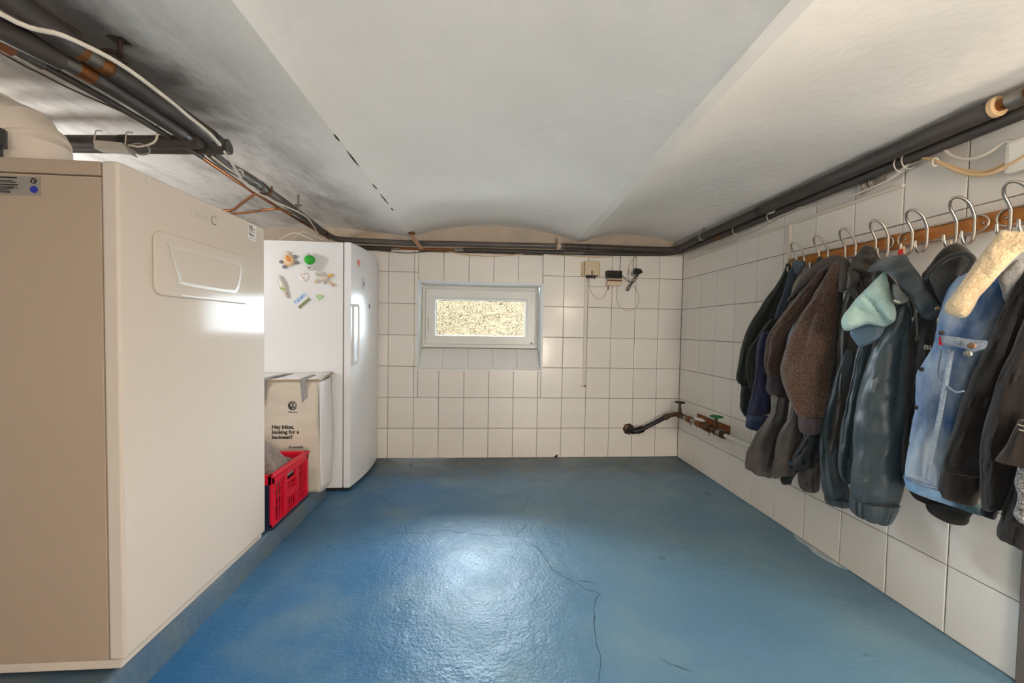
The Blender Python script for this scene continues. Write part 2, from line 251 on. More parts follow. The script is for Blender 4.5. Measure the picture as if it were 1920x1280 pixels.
LOFT = {
 'a_body': [(1.5743,1.8968,1.4164,0.0078,-0.0065,-0.0009),(1.57,1.897,1.3442,0.0192,-0.0159,-0.0016),(1.5656,1.9233,1.2856,0.0296,-0.0241,-0.0018),(1.5616,1.9603,1.2262,0.0381,-0.0304,-0.0014),(1.5576,2.0083,1.1531,0.0446,-0.0346,-0.0004),(1.5534,2.0484,1.0823,0.0502,-0.0381,0.0007),(1.5495,2.0793,1.0029,0.0506,-0.0377,0.002),(1.5453,2.0985,0.9405,0.0483,-0.0356,0.0028),(1.5413,2.1125,0.8461,0.0479,-0.035,0.0041),(1.5377,2.1202,0.7889,0.0472,-0.0342,0.0048),(1.5339,2.1171,0.7549,0.0365,-0.0264,0.004)],
 'a_sleeve': [(1.504,1.877,1.125,0.0195,-0.0156,-0.0),(1.5057,1.9303,1.064,0.0251,-0.0196,0.0005),(1.5069,1.9761,1.0056,0.03,-0.0229,0.0012),(1.5081,2.0139,0.951,0.0339,-0.0254,0.0019),(1.5095,2.0374,0.8836,0.0305,-0.0226,0.0023),(1.5108,2.0401,0.8231,0.0265,-0.0196,0.0025),(1.5127,2.0372,0.7631,0.0193,-0.0143,0.0022),(1.5142,2.0319,0.7097,0.0091,-0.0068,0.0012)],
 'a_lower': [(1.5637,2.1403,0.7613,0.0324,-0.0236,0.0035),(1.5638,2.1492,0.6677,0.0304,-0.0222,0.0041),(1.5638,2.1571,0.6022,0.0252,-0.0183,0.0039),(1.5641,2.1529,0.5647,0.0131,-0.0095,0.0022),(1.5643,2.1477,0.5499,0.0044,-0.0032,0.0007)],
 'a_cuff': [(1.5437,2.1302,0.75,0.0282,-0.0204,-0.0032),(1.544,2.127,0.7284,0.0271,-0.0197,-0.0031)],
 'b_sleeve': [(1.4841,1.9079,1.0581,0.0203,-0.0158,0.0005),(1.4876,1.9323,0.9925,0.0244,-0.0188,0.0011),(1.4908,1.9421,0.8746,0.0246,-0.0189,0.0021),(1.4937,1.9472,0.7847,0.0276,-0.0212,0.0032),(1.4972,1.9566,0.7166,0.0336,-0.0257,0.0046),(1.5003,1.9676,0.6503,0.0406,-0.031,0.0064),(1.5038,1.9762,0.6073,0.0419,-0.0319,0.0072)],
 'b_cuff': [(1.5034,1.9775,0.6027,0.0431,-0.0328,0.0001),(1.5035,1.9854,0.5581,0.0406,-0.0307,-0.0043),(1.5036,2.0063,0.5229,0.0323,-0.0242,-0.0057),(1.5039,2.0101,0.5129,0.0223,-0.0167,-0.0046)],
 'b_shoulder': [(1.5638,1.8172,1.4212,0.0171,-0.0147,-0.0021),(1.5589,1.8101,1.3906,0.0202,-0.0174,-0.0023),(1.5542,1.8309,1.3563,0.0182,-0.0155,-0.0017),(1.5488,1.8491,1.3101,0.0135,-0.0113,-0.001),(1.5439,1.8581,1.262,0.0137,-0.0114,-0.0008),(1.5391,1.8739,1.2028,0.0157,-0.0129,-0.0005),(1.534,1.896,1.1261,0.0178,-0.0144,-0.0)],
 'c_back': [(1.5332,1.6097,1.3521,0.0346,-0.033,-0.0044),(1.5341,1.6488,1.2612,0.057,-0.0531,-0.0043),(1.5357,1.6712,1.1401,0.0684,-0.063,-0.001),(1.5367,1.6871,1.0155,0.0741,-0.0676,0.0033),(1.5387,1.6821,0.8902,0.0651,-0.0597,0.0068),(1.5414,1.6745,0.7655,0.0517,-0.0477,0.0085),(1.5437,1.6743,0.6774,0.036,-0.0332,0.0074)],
 'c_sleeve': [(1.4741,1.5779,1.3452,0.0106,-0.0099,-0.0013),(1.4726,1.6153,1.2847,0.0159,-0.0145,-0.0014),(1.4717,1.6642,1.2221,0.0234,-0.0207,-0.0012),(1.4696,1.7164,1.1531,0.0325,-0.0278,-0.0006),(1.4684,1.7665,1.085,0.0391,-0.0325,0.0005),(1.4673,1.8026,1.0213,0.0405,-0.033,0.0015),(1.4665,1.8224,0.9561,0.0362,-0.0291,0.0022),(1.4651,1.8329,0.8876,0.0305,-0.0244,0.0026),(1.4639,1.8271,0.8421,0.026,-0.0209,0.0027)],
 'c_cuff': [(1.4688,1.8282,0.8474,0.0251,-0.0202,0.0026),(1.4687,1.8193,0.8133,0.0284,-0.0229,0.0033),(1.4685,1.8154,0.7733,0.0326,-0.0264,0.0043),(1.469,1.804,0.7455,0.0289,-0.0235,0.0042)],
 'c_front': [(1.4843,1.5277,1.3554,0.0099,-0.0097,-0.0014),(1.4819,1.5321,1.3109,0.0194,-0.0188,-0.0022),(1.4788,1.5432,1.26,0.0267,-0.0256,-0.0022),(1.4763,1.5627,1.1997,0.0372,-0.0351,-0.0018),(1.4732,1.5838,1.1403,0.0475,-0.0443,-0.0008),(1.4704,1.6004,1.0792,0.0568,-0.0522,0.0008),(1.4671,1.6128,1.0216,0.0639,-0.0583,0.0027),(1.4644,1.6253,0.9486,0.0699,-0.0632,0.0054),(1.4619,1.6329,0.8945,0.0714,-0.0641,0.0073),(1.4598,1.63,0.8412,0.0656,-0.0589,0.0084),(1.4575,1.6094,0.7619,0.0539,-0.0489,0.0091),(1.4561,1.5928,0.7074,0.042,-0.0384,0.0083),(1.4535,1.5854,0.6827,0.0335,-0.0308,0.0071)],
 'c_fcuff': [(1.4536,1.5884,0.6845,0.0338,-0.0309,0.0023),(1.4536,1.5904,0.6433,0.0318,-0.0291,0.0025),(1.4536,1.5914,0.6142,0.0263,-0.0241,0.0016),(1.454,1.591,0.6059,0.0166,-0.0152,0.0005)],
 'd_left': [(1.4937,1.7983,0.7573,0.0225,-0.0187,0.0032),(1.4915,1.8134,0.66,0.0271,-0.0223,0.0049),(1.4893,1.8395,0.5911,0.0366,-0.0296,0.0073),(1.4868,1.8739,0.5236,0.0468,-0.0372,0.0102),(1.4851,1.9007,0.4564,0.0508,-0.0397,0.012),(1.4822,1.9156,0.4004,0.053,-0.041,-0.0068),(1.4803,1.9235,0.3342,0.0525,-0.0404,-0.006),(1.4782,1.9266,0.2984,0.0491,-0.0377,-0.0151)],
 'd_right': [(1.4841,1.6879,0.7503,0.0195,-0.0172,0.0032),(1.4828,1.6942,0.6551,0.0258,-0.0226,0.0053),(1.4822,1.7247,0.5754,0.036,-0.031,0.0083),(1.4812,1.7367,0.512,0.0381,-0.0325,0.0097),(1.4804,1.7425,0.4524,0.0384,-0.0326,0.0107),(1.4794,1.7505,0.4048,0.0379,-0.0321,0.0112),(1.4785,1.7614,0.3488,0.0341,-0.0287,0.0174)],
 'd_under': [(1.5438,1.7932,0.3672,0.0294,-0.0253,0.0091),(1.5439,1.8141,0.3127,0.02,-0.017,0.0065),(1.5442,1.8129,0.2857,0.015,-0.0128,0.0051)],
 'e_panel': [(1.5136,1.6233,0.6397,0.0242,-0.0226,0.0056),(1.5118,1.6262,0.5923,0.025,-0.0233,0.0064),(1.5098,1.6402,0.5363,0.0318,-0.0293,0.0089),(1.5073,1.6516,0.4903,0.0387,-0.0354,0.0115),(1.5053,1.6567,0.4535,0.0434,-0.0394,0.0135),(1.5035,1.6515,0.4277,0.0381,-0.0348,0.0124)],
 'e_cuff': [(1.5237,1.6523,0.4749,0.0306,-0.0283,0.0094),(1.5223,1.6577,0.4051,0.0316,-0.029,0.0107),(1.5214,1.6556,0.3555,0.0294,-0.027,0.0107),(1.5202,1.6498,0.3302,0.0251,-0.0231,0.0044),(1.5188,1.6462,0.323,0.0157,-0.0145,0.0022)],
 'f_body': [(1.5337,1.4514,1.3566,0.0197,-0.0209,-0.0032),(1.5314,1.4576,1.2949,0.0255,-0.0268,-0.0031),(1.5286,1.4664,1.2307,0.0264,-0.0275,-0.0021),(1.5262,1.4789,1.1548,0.0292,-0.0302,-0.0009),(1.5237,1.4873,1.044,0.0285,-0.0292,0.001),(1.5215,1.4895,0.8873,0.0275,-0.0281,0.0035),(1.5185,1.4955,0.7511,0.0284,-0.0289,0.0059),(1.5166,1.5074,0.6344,0.0289,-0.0291,0.0079),(1.5136,1.5194,0.5387,0.027,-0.0269,0.0087)],
 'g_left': [(1.5039,1.4681,0.989,0.0138,-0.0141,0.0009),(1.5028,1.4882,0.8873,0.0177,-0.0179,0.0022),(1.5014,1.5046,0.8061,0.0193,-0.0193,0.0033),(1.5001,1.5209,0.7345,0.0216,-0.0213,0.0045),(1.4987,1.5333,0.6507,0.0233,-0.0227,0.0058),(1.4976,1.5334,0.5692,0.0246,-0.024,0.0073),(1.4963,1.5257,0.4902,0.0256,-0.0252,0.0088),(1.4948,1.5022,0.4182,0.0305,-0.0303,0.012),(1.4935,1.4835,0.3623,0.0313,-0.0315,0.0022)],
 'g_lcuff': [(1.4934,1.4837,0.3668,0.0313,-0.0315,0.0022),(1.4934,1.4826,0.3467,0.03,-0.0302,0.0043),(1.4939,1.4811,0.3327,0.0271,-0.0273,-0.0002)],
 'g_mid': [(1.4742,1.3718,1.0248,0.0144,-0.0154,0.0007),(1.474,1.394,0.9191,0.0138,-0.0146,0.0016),(1.4737,1.4103,0.8109,0.0141,-0.0148,0.0026),(1.4739,1.4221,0.701,0.0183,-0.0189,0.0046),(1.4738,1.4292,0.6122,0.0196,-0.0202,0.006),(1.4741,1.4309,0.5462,0.0197,-0.0203,0.0068),(1.474,1.429,0.4856,0.0157,-0.0162,0.006),(1.474,1.418,0.4506,0.0089,-0.0092,0.0037)],
 'g_right': [(1.4742,1.2488,1.1795,0.0094,-0.011,-0.0007),(1.4716,1.2495,1.1231,0.0154,-0.0181,-0.0004),(1.4696,1.2574,1.0759,0.0221,-0.0258,0.0003),(1.4664,1.2707,1.0241,0.0297,-0.0343,0.0016),(1.464,1.2782,0.9599,0.0369,-0.0423,0.0039),(1.4614,1.2858,0.8754,0.0448,-0.051,0.0075),(1.459,1.2903,0.7824,0.0484,-0.0549,0.0115),(1.4565,1.2897,0.6937,0.0486,-0.055,0.0148),(1.4542,1.2891,0.6247,0.0482,-0.0545,0.0173),(1.4521,1.2901,0.5449,0.048,-0.0542,0.02),(1.4496,1.2916,0.4848,0.047,-0.0528,0.0157),(1.4478,1.2943,0.4389,0.0451,-0.0506,0.0072)],
 'g_rcuff': [(1.4477,1.2944,0.4419,0.0452,-0.0506,0.0061),(1.4478,1.2984,0.406,0.0436,-0.0487,0.0044),(1.4479,1.3002,0.3758,0.0372,-0.0415,-0.0013),(1.4487,1.2964,0.3644,0.0261,-0.0291,-0.0059)],
 'h_body': [(1.5135,1.1637,1.1737,0.0265,-0.0344,-0.0021),(1.5112,1.1861,1.1035,0.0291,-0.0371,-0.0003),(1.5083,1.1999,1.0308,0.028,-0.0352,0.0016),(1.5061,1.2041,0.9205,0.026,-0.0326,0.004),(1.5038,1.2123,0.808,0.0221,-0.0275,0.0056),(1.5014,1.2127,0.6958,0.0219,-0.0271,0.0077),(1.4989,1.2121,0.6022,0.0207,-0.0256,0.009),(1.4966,1.2125,0.5486,0.0155,-0.0191,-0.0048),(1.4939,1.2241,0.523,0.0116,-0.0142,-0.0028)],
 'h_hem': [(1.5134,1.1798,0.5314,0.0303,-0.0389,-0.0024),(1.5133,1.1749,0.5004,0.0271,-0.035,-0.005),(1.5136,1.1685,0.4821,0.0228,-0.0295,-0.0059)],
 'h_hem2': [(1.523,1.1244,0.4929,0.0306,-0.0416,-0.0021),(1.5232,1.1291,0.4737,0.0282,-0.0381,-0.0007),(1.5236,1.1255,0.4593,0.0253,-0.0342,-0.0003),(1.5237,1.1175,0.4508,0.0189,-0.0257,-0.0005),(1.524,1.1071,0.4463,0.0099,-0.0136,0.0016)],
 'i_body': [(1.4829,1.0325,1.2414,0.0305,-0.0439,-0.0057),(1.4806,1.05,1.18,0.037,-0.0523,-0.004),(1.4785,1.0611,1.1162,0.0392,-0.0548,-0.0013),(1.4767,1.0679,1.0756,0.0374,-0.0518,0.0005),(1.4747,1.0758,1.0261,0.0362,-0.0498,0.0025),(1.4725,1.094,0.9666,0.0393,-0.053,0.0051),(1.4704,1.1091,0.9227,0.0402,-0.0535,0.0069),(1.4689,1.1175,0.8183,0.0359,-0.0473,0.0099),(1.4667,1.1287,0.72,0.0354,-0.0461,0.0131),(1.4647,1.1327,0.6065,0.0368,-0.0476,0.007),(1.4625,1.1329,0.5639,0.0376,-0.0487,-0.0096)],
 'i_hem': [(1.4605,1.1309,0.5691,0.0386,-0.0499,-0.0083),(1.4607,1.1237,0.5476,0.0392,-0.0511,-0.0103),(1.4607,1.1156,0.5301,0.0393,-0.0516,-0.009)],
 'i_hem2': [(1.5231,1.0882,0.5314,0.0267,-0.0375,-0.0049),(1.5233,1.087,0.5037,0.0255,-0.0358,-0.0074)],
 'j_body': [(1.4839,0.9321,1.2409,0.0136,-0.0216,-0.0031),(1.4824,0.9369,1.1912,0.0172,-0.0272,-0.0027),(1.4813,0.9451,1.1411,0.0201,-0.0316,-0.0016),(1.4791,0.9574,1.0679,0.0244,-0.0378,0.0006),(1.4782,0.9673,1.0155,0.0272,-0.0417,0.0026),(1.4768,0.9917,0.9018,0.0323,-0.0482,0.0077),(1.4755,1.0122,0.8008,0.0333,-0.0487,0.0119),(1.4736,1.032,0.6992,0.0332,-0.0475,0.0154),(1.473,1.0484,0.6349,0.0304,-0.0428,0.0061)],
 'j_hem': [(1.4729,1.0496,0.6378,0.0293,-0.0412,0.0054),(1.4731,1.0603,0.603,0.0273,-0.0379,0.0025),(1.4731,1.0672,0.5692,0.0255,-0.0353,-0.0003),(1.4736,1.0706,0.54,0.023,-0.0316,-0.0037)],
 'j_sleeve': [(1.4338,0.8733,1.203,0.0092,-0.0151,-0.0018),(1.4346,0.8846,1.1225,0.0137,-0.0222,-0.0009),(1.4365,0.8988,1.0256,0.0174,-0.0279,0.0015),(1.4371,0.9213,0.924,0.0212,-0.0332,0.0049),(1.4383,0.9421,0.8031,0.0219,-0.0335,0.0086),(1.4396,0.9545,0.7098,0.0198,-0.0299,0.0101),(1.4416,0.9605,0.6318,0.0163,-0.0245,0.0099),(1.4426,0.9645,0.5843,0.0129,-0.0192,0.0086),(1.4438,0.9664,0.5604,0.0098,-0.0147,0.0069)],
 'j_rib': [(1.3938,0.8663,0.8418,0.0115,-0.0186,0.0044),(1.3938,0.8714,0.8131,0.0132,-0.0211,0.0056),(1.3937,0.8795,0.7693,0.0161,-0.0255,0.0078),(1.3937,0.8904,0.7169,0.019,-0.0298,-0.0022)],
 'k_body': [(1.4639,0.9012,0.7136,0.0145,-0.0236,0.0083),(1.4637,0.9055,0.6616,0.0162,-0.0262,0.0105),(1.4634,0.913,0.6002,0.0183,-0.0294,0.0134),(1.4634,0.9199,0.5529,0.0198,-0.0315,0.0156),(1.4633,0.9231,0.5075,0.0204,-0.0324,-0.0048),(1.4636,0.9247,0.4815,0.0194,-0.0308,-0.0095)],
 'k_tweed': [(1.4138,0.8724,0.7353,0.0107,-0.0174,0.0059),(1.414,0.877,0.7017,0.0121,-0.0196,0.0073),(1.4137,0.8794,0.6714,0.0122,-0.0197,0.0079),(1.4138,0.8763,0.6461,0.0104,-0.0168,0.0072),(1.4137,0.8765,0.618,0.0102,-0.0165,0.0075),(1.4139,0.8801,0.5827,0.011,-0.0177,-0.0041),(1.4141,0.8778,0.5634,0.0082,-0.0131,-0.0053)],
}
POLY = {
 'b_collar': ((1.534,1.782,1.376),(0.7579,-0.6524),[(-0.0242,0.0271),(-0.0118,0.0391),(0.0115,0.0316),(0.0223,0.0177),(0.0151,-0.0154),(0.0012,-0.0379),(-0.0142,-0.0184)]),
 'c_collar': ((1.514,1.713,1.309),(0.7493,-0.6622),[(0.0461,0.1047),(0.0662,0.0806),(0.0557,0.0496),(0.0261,0.0022),(-0.0083,-0.0461),(-0.0436,-0.0904),(-0.0639,-0.1077),(-0.0685,-0.0947),(-0.0409,-0.047),(-0.006,0.0094),(0.0241,0.0622)]),
 'f_hood': ((1.514,1.44,1.325),(0.6892,-0.7246),[(-0.0085,0.0727),(0.0006,0.0843),(0.0162,0.0843),(0.0322,0.0674),(0.0424,0.0368),(0.0408,-0.005),(0.0299,-0.0461),(0.0142,-0.0874),(0.0015,-0.0824),(-0.0078,-0.0431),(-0.0277,-0.0242),(-0.0445,-0.0097),(-0.0342,0.024),(-0.0206,0.0527)]),
 'f_lapel': ((1.479,1.445,1.27),(0.6988,-0.7153),[(-0.0163,0.0425),(0.0196,0.0222),(0.0115,-0.0198),(0.0026,-0.0406),(-0.0188,-0.0308),(-0.0167,0.0037)]),
 'f_strap': ((1.469,1.428,1.2),(0.697,-0.717),[(-0.0254,0.0376),(-0.0063,0.0449),(0.007,0.025),(0.0161,-0.0113),(0.025,-0.0454),(0.0121,-0.0323),(-0.0016,-0.0021),(-0.0182,0.0157)]),
 'g_hood': ((1.434,1.215,1.216),(0.6464,-0.763),[(-0.0958,0.0621),(-0.0853,0.0821),(-0.064,0.1023),(-0.0347,0.11),(-0.005,0.1135),(0.0029,0.1053),(0.0099,0.0863),(0.0232,0.0615),(0.0364,0.0351),(0.0497,0.0038),(0.0627,-0.0253),(0.0765,-0.0488),(0.0878,-0.0702),(0.0871,-0.0841),(0.0793,-0.0962),(0.0658,-0.1136),(0.0487,-0.1082),(0.0358,-0.0883),(0.025,-0.0628),(0.0116,-0.037),(-0.0074,-0.0031),(-0.0268,0.0315),(-0.0434,0.0534),(-0.0626,0.0627),(-0.0791,0.0624)]),
 'g_lining': ((1.399,1.302,1.174),(0.6813,-0.732),[(0.0392,0.1053),(0.0233,0.0895),(0.0072,0.0677),(-0.0146,0.038),(-0.0355,0.0095),(-0.0537,-0.0237),(-0.0694,-0.0515),(-0.0747,-0.0756),(-0.0677,-0.1039),(-0.0523,-0.1097),(-0.0275,-0.0975),(-0.0018,-0.0855),(0.0211,-0.0912),(0.042,-0.0969),(0.0567,-0.0872),(0.0697,-0.0759),(0.0742,-0.0514),(0.0692,-0.0231),(0.0616,0.0054),(0.0536,0.0417),(0.0456,0.0782)]),
 'g_flap': ((1.419,1.31,1.05),(0.6783,-0.7348),[(-0.0575,0.0104),(-0.0395,-0.0314),(-0.0213,-0.0447),(0.0127,-0.0256),(0.0548,0.0008),(0.0534,0.0429),(0.0103,0.0429),(-0.0327,0.0308)]),
 'g_neck': ((1.469,1.278,1.193),(0.6564,-0.7545),[(-0.0536,0.0934),(-0.0195,0.0824),(0.0179,0.0221),(0.0483,-0.0228),(0.0551,-0.0697),(0.0349,-0.0883),(0.0018,-0.0593),(-0.0359,-0.0097),(-0.0579,0.0505)]),
 'g_bag': ((1.434,1.227,1.192),(0.6501,-0.7598),[(-0.0222,0.0325),(-0.0066,0.0369),(0.0098,0.0101),(0.0204,-0.0014),(0.0162,-0.0268),(-0.0015,-0.0372),(-0.015,-0.0237)]),
 'h_hood': ((1.504,1.144,1.237),(0.6054,-0.7959),[(-0.0603,0.0133),(-0.0502,0.0373),(-0.0389,0.059),(-0.0267,0.0838),(-0.0122,0.1027),(0.0012,0.1127),(0.0135,0.1142),(0.026,0.1071),(0.0375,0.0919),(0.0467,0.0755),(0.0539,0.0545),(0.0512,0.0381),(0.0413,0.014),(0.0282,-0.0187),(0.0126,-0.0519),(-0.0043,-0.0927),(-0.0174,-0.1169),(-0.0281,-0.0814),(-0.0416,-0.0364)]),
 'h_inner': ((1.469,1.114,1.233),(0.6042,-0.7968),[(-0.0448,0.0073),(-0.0317,0.0336),(-0.0142,0.0555),(0.0054,0.0698),(0.0248,0.0739),(0.0359,0.0625),(0.0406,0.0488),(0.0287,0.0238),(0.0147,-0.0081),(0.0005,-0.044),(-0.0119,-0.0773),(-0.0239,-0.0596),(-0.0342,-0.0281)]),
 'i_sherpa': ((1.399,0.964,1.224),(0.5674,-0.8234),[(0.0054,0.1108),(0.0133,0.1181),(0.0267,0.1126),(0.0485,0.1071),(0.0739,0.094),(0.075,0.0634),(0.0512,0.0559),(0.0363,0.0382),(0.0231,0.0169),(0.0096,-0.0078),(-0.0041,-0.0345),(-0.0191,-0.0602),(-0.0277,-0.0868),(-0.0366,-0.1108),(-0.0441,-0.1198),(-0.054,-0.1212),(-0.0673,-0.1163),(-0.0799,-0.1083),(-0.0845,-0.0956),(-0.0839,-0.0815),(-0.0705,-0.0526),(-0.0555,-0.0198),(-0.0427,0.0095),(-0.0303,0.0397),(-0.0187,0.0619),(-0.0083,0.084),(-0.0014,0.0989)]),
 'i_edge': ((1.434,1.106,1.105),(0.6107,-0.7918),[(0.0006,0.0254),(0.0082,0.0319),(0.0068,0.0085),(-0.0015,-0.0115),(-0.0053,-0.0318),(-0.0089,-0.0251),(-0.0075,-0.0014)]),
 'i_lapel': ((1.434,0.948,1.204),(0.5515,-0.8342),[(-0.0223,0.0112),(-0.007,0.0389),(0.0082,0.0572),(0.0192,0.0415),(0.0183,0.0187),(0.0078,-0.0062),(-0.0016,-0.0374),(-0.009,-0.0575),(-0.0155,-0.0262)]),
 'i_pocketflap': ((1.374,0.998,1.028),(0.5877,-0.8091),[(-0.0447,0.0216),(-0.0199,0.0207),(0.0052,0.0152),(0.0293,0.0114),(0.0407,0.0088),(0.0376,-0.0092),(0.0265,-0.0172),(0.0133,-0.0225),(-0.0007,-0.0141),(-0.021,-0.0073),(-0.0417,-0.0035)]),
 'k_tag': ((1.484,1.0,0.538),(0.5588,-0.8293),[(-0.0148,0.0079),(-0.0054,0.0226),(0.012,0.0244),(0.0164,0.0073),(0.0116,-0.0198),(-0.004,-0.0198),(-0.016,-0.0151)]),
}
COLLAR3 = [(1.444, 1.711, 1.225), (1.449, 1.648, 1.293), (1.464, 1.596, 1.341), (1.484, 1.561, 1.363), (1.499, 1.543, 1.365), (1.504, 1.518, 1.343), (1.494, 1.492, 1.299), (1.479, 1.479, 1.253), (1.464, 1.48, 1.228)]
CORD6 = [(1.399, 1.165, 1.183), (1.399, 1.156, 1.167), (1.399, 1.148, 1.127), (1.402, 1.146, 1.083), (1.402, 1.141, 1.04)]
TOG6 = [(1.384, 1.202, 1.168), (1.384, 1.183, 1.16)]
RIV6 = (1.389, 1.081, 1.135)
RIM7 = [(1.459, 1.171, 1.233), (1.454, 1.146, 1.268), (1.452, 1.119, 1.291), (1.452, 1.092, 1.302), (1.456, 1.069, 1.303), (1.464, 1.058, 1.288), (1.464, 1.058, 1.27), (1.454, 1.065, 1.242), (1.449, 1.078, 1.211), (1.449, 1.095, 1.177), (1.449, 1.109, 1.148)]
TXT7 = (1.456, 1.167, 1.006)
U7 = (0.6254136941943766, -0.7802933493976113)
N7 = (-0.7802933493976113, -0.6254136941943766)
BTN8 = [(1.362, 0.974, 1.024), (1.372, 0.989, 1.001), (1.409, 1.131, 0.942), (1.414, 1.142, 0.815), (1.419, 1.161, 0.689), (1.399, 1.075, 1.06)]
TAB8 = (1.372, 1.052, 1.035)
SEAM8 = [(1.389, 1.04, 1.009), (1.391, 1.047, 0.954), (1.393, 1.055, 0.888), (1.395, 1.065, 0.804), (1.398, 1.078, 0.718), (1.401, 1.091, 0.633), (1.404, 1.096, 0.593)]
SEAM8B = [(1.396, 1.071, 1.009), (1.396, 1.077, 0.951), (1.396, 1.076, 0.926), (1.394, 1.061, 0.908), (1.389, 1.034, 0.891), (1.387, 1.019, 0.886), (1.387, 1.003, 0.892)]
SEAM8C = [(1.409, 1.159, 0.581), (1.402, 1.121, 0.574), (1.399, 1.089, 0.577), (1.398, 1.072, 0.58), (1.4, 1.065, 0.579)]
SEAM8D = [(1.409, 1.157, 0.544), (1.402, 1.12, 0.54), (1.399, 1.095, 0.541), (1.398, 1.078, 0.541), (1.402, 1.072, 0.541)]

# ------------------------------------------------------------------ setting: floor
def floor_material():
    m = bpy.data.materials.new('blue_floor_paint'); m.use_nodes = True
    nt = m.node_tree; N = nt.nodes; L = nt.links; P = N['Principled BSDF']
    tc = N.new('ShaderNodeTexCoord')
    def noise_(scale, detail=4, rough=.55):
        n = N.new('ShaderNodeTexNoise'); n.inputs['Scale'].default_value = scale; n.inputs['Detail'].default_value = detail; n.inputs['Roughness'].default_value = rough
        L.new(tc.outputs['Object'], n.inputs['Vector']); return n.outputs[0]
    def rng(src, a, b, c=0, d=1):
        r = N.new('ShaderNodeMapRange'); r.inputs[1].default_value = a; r.inputs[2].default_value = b; r.inputs[3].default_value = c; r.inputs[4].default_value = d
        L.new(src, r.inputs[0]); return r.outputs[0]
    def mixc(f, a, b):
        x = N.new('ShaderNodeMix'); x.data_type = 'RGBA'; L.new(f, x.inputs[0])
        for i, c in ((6, a), (7, b)):
            if isinstance(c, tuple): x.inputs[i].default_value = c
            else: L.new(c, x.inputs[i])
        return x.outputs[2]
    c = mixc(rng(noise_(1.3, 3), .35, .68), srgb(50, 104, 150), srgb(76, 120, 152))
    c = mixc(rng(noise_(2.6, 5), .50, .80, 0, .8), c, srgb(112, 138, 150))                 # faded patches
    c = mixc(rng(noise_(9, 6), .60, .85, 0, .5), c, srgb(60, 98, 128))
    # paler, greyer middle and right of the room: floor sheen painted into the colour
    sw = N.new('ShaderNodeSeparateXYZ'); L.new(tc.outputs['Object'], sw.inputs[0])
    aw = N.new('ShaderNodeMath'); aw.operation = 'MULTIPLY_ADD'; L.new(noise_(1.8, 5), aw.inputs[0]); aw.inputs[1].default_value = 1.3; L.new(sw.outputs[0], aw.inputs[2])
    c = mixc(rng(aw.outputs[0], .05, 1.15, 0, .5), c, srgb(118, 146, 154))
    # grey band along the back wall, with a ragged edge
    sx = N.new('ShaderNodeSeparateXYZ'); L.new(tc.outputs['Object'], sx.inputs[0])
    ad = N.new('ShaderNodeMath'); ad.operation = 'MULTIPLY_ADD'; L.new(noise_(3.5, 5), ad.inputs[0]); ad.inputs[1].default_value = .5; L.new(sx.outputs[1], ad.inputs[2])
    c = mixc(rng(ad.outputs[0], 2.82, 3.12, 0, .9), c, srgb(78, 92, 100))
    c = mixc(rng(noise_(60, 4, .7), .66, .74, 0, .4), c, srgb(46, 58, 66))          # specks of dirt
    P.inputs['Specular IOR Level'].default_value = .3
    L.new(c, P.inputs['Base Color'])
    L.new(rng(noise_(5, 4), .3, .7, .27, .42), P.inputs['Roughness'])
    b1 = N.new('ShaderNodeBump'); b1.inputs['Strength'].default_value = .55; b1.inputs['Distance'].default_value = .004; L.new(noise_(85, 3, .6), b1.inputs['Height'])
    b2 = N.new('ShaderNodeBump'); b2.inputs['Strength'].default_value = .35; b2.inputs['Distance'].default_value = .02; L.new(noise_(7, 3), b2.inputs['Height'])
    L.new(b1.outputs[0], b2.inputs['Normal']); L.new(b2.outputs[0], P.inputs['Normal'])
    return m
M_FLOOR = floor_material()
fb = MB()
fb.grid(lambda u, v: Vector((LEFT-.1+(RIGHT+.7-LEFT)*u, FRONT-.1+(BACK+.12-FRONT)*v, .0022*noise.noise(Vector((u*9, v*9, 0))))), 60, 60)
floor = tag(fb.build('floor', M_FLOOR, smooth=True), 'blue painted concrete floor with cracks and grey patches', kind='structure')

M_CRACK = mat('crack_dark', srgb(38, 48, 58), .9)
for path in CRACKS:
    b = MB(); P_ = spline([Vector((x, y, .003)) for x, y in path], 5); k = len(P_); vs = []; fs = []
    for i, p in enumerate(P_):
        t = (P_[min(i+1, k-1)]-P_[max(i-1, 0)]).normalized(); n_ = Vector((-t.y, t.x, 0))
        j = Vector((noise.noise(p*31), noise.noise(p*31+Vector((9, 0, 0))), 0))*.006
        w = .0013*(.5+abs(noise.noise(p*14))*1.6)*math.sin(PI*min(max(i/(k-1), .06), .94))**.4
        z = .0022*noise.noise(Vector(((p.x-LEFT+.1)/(RIGHT+.7-LEFT)*9, (p.y-FRONT+.1)/(BACK+.12-FRONT)*9, 0)))+.0006
        for s in (-1, 1): q = p+j+n_*w*s; vs.append((q.x, q.y, z))
    fs = [(2*i, 2*i+1, 2*i+3, 2*i+2) for i in range(k-1)]
    b.add(vs, fs); b.build('crack', M_CRACK, floor)

pc = [(1.628, 1.86), (1.600, 1.80), (1.606, 1.74), (1.588, 1.69), (1.597, 1.63), (1.610, 1.585), (1.630, 1.56)]
MB().prism(pc, (0, 0, -.002), (1, 0, 0), (0, 1, 0), (0, 0, .0052)).build('bare_patch', mat('bare_screed', srgb(196, 204, 206), .7, col2=srgb(150, 172, 180), nscale=30), floor)
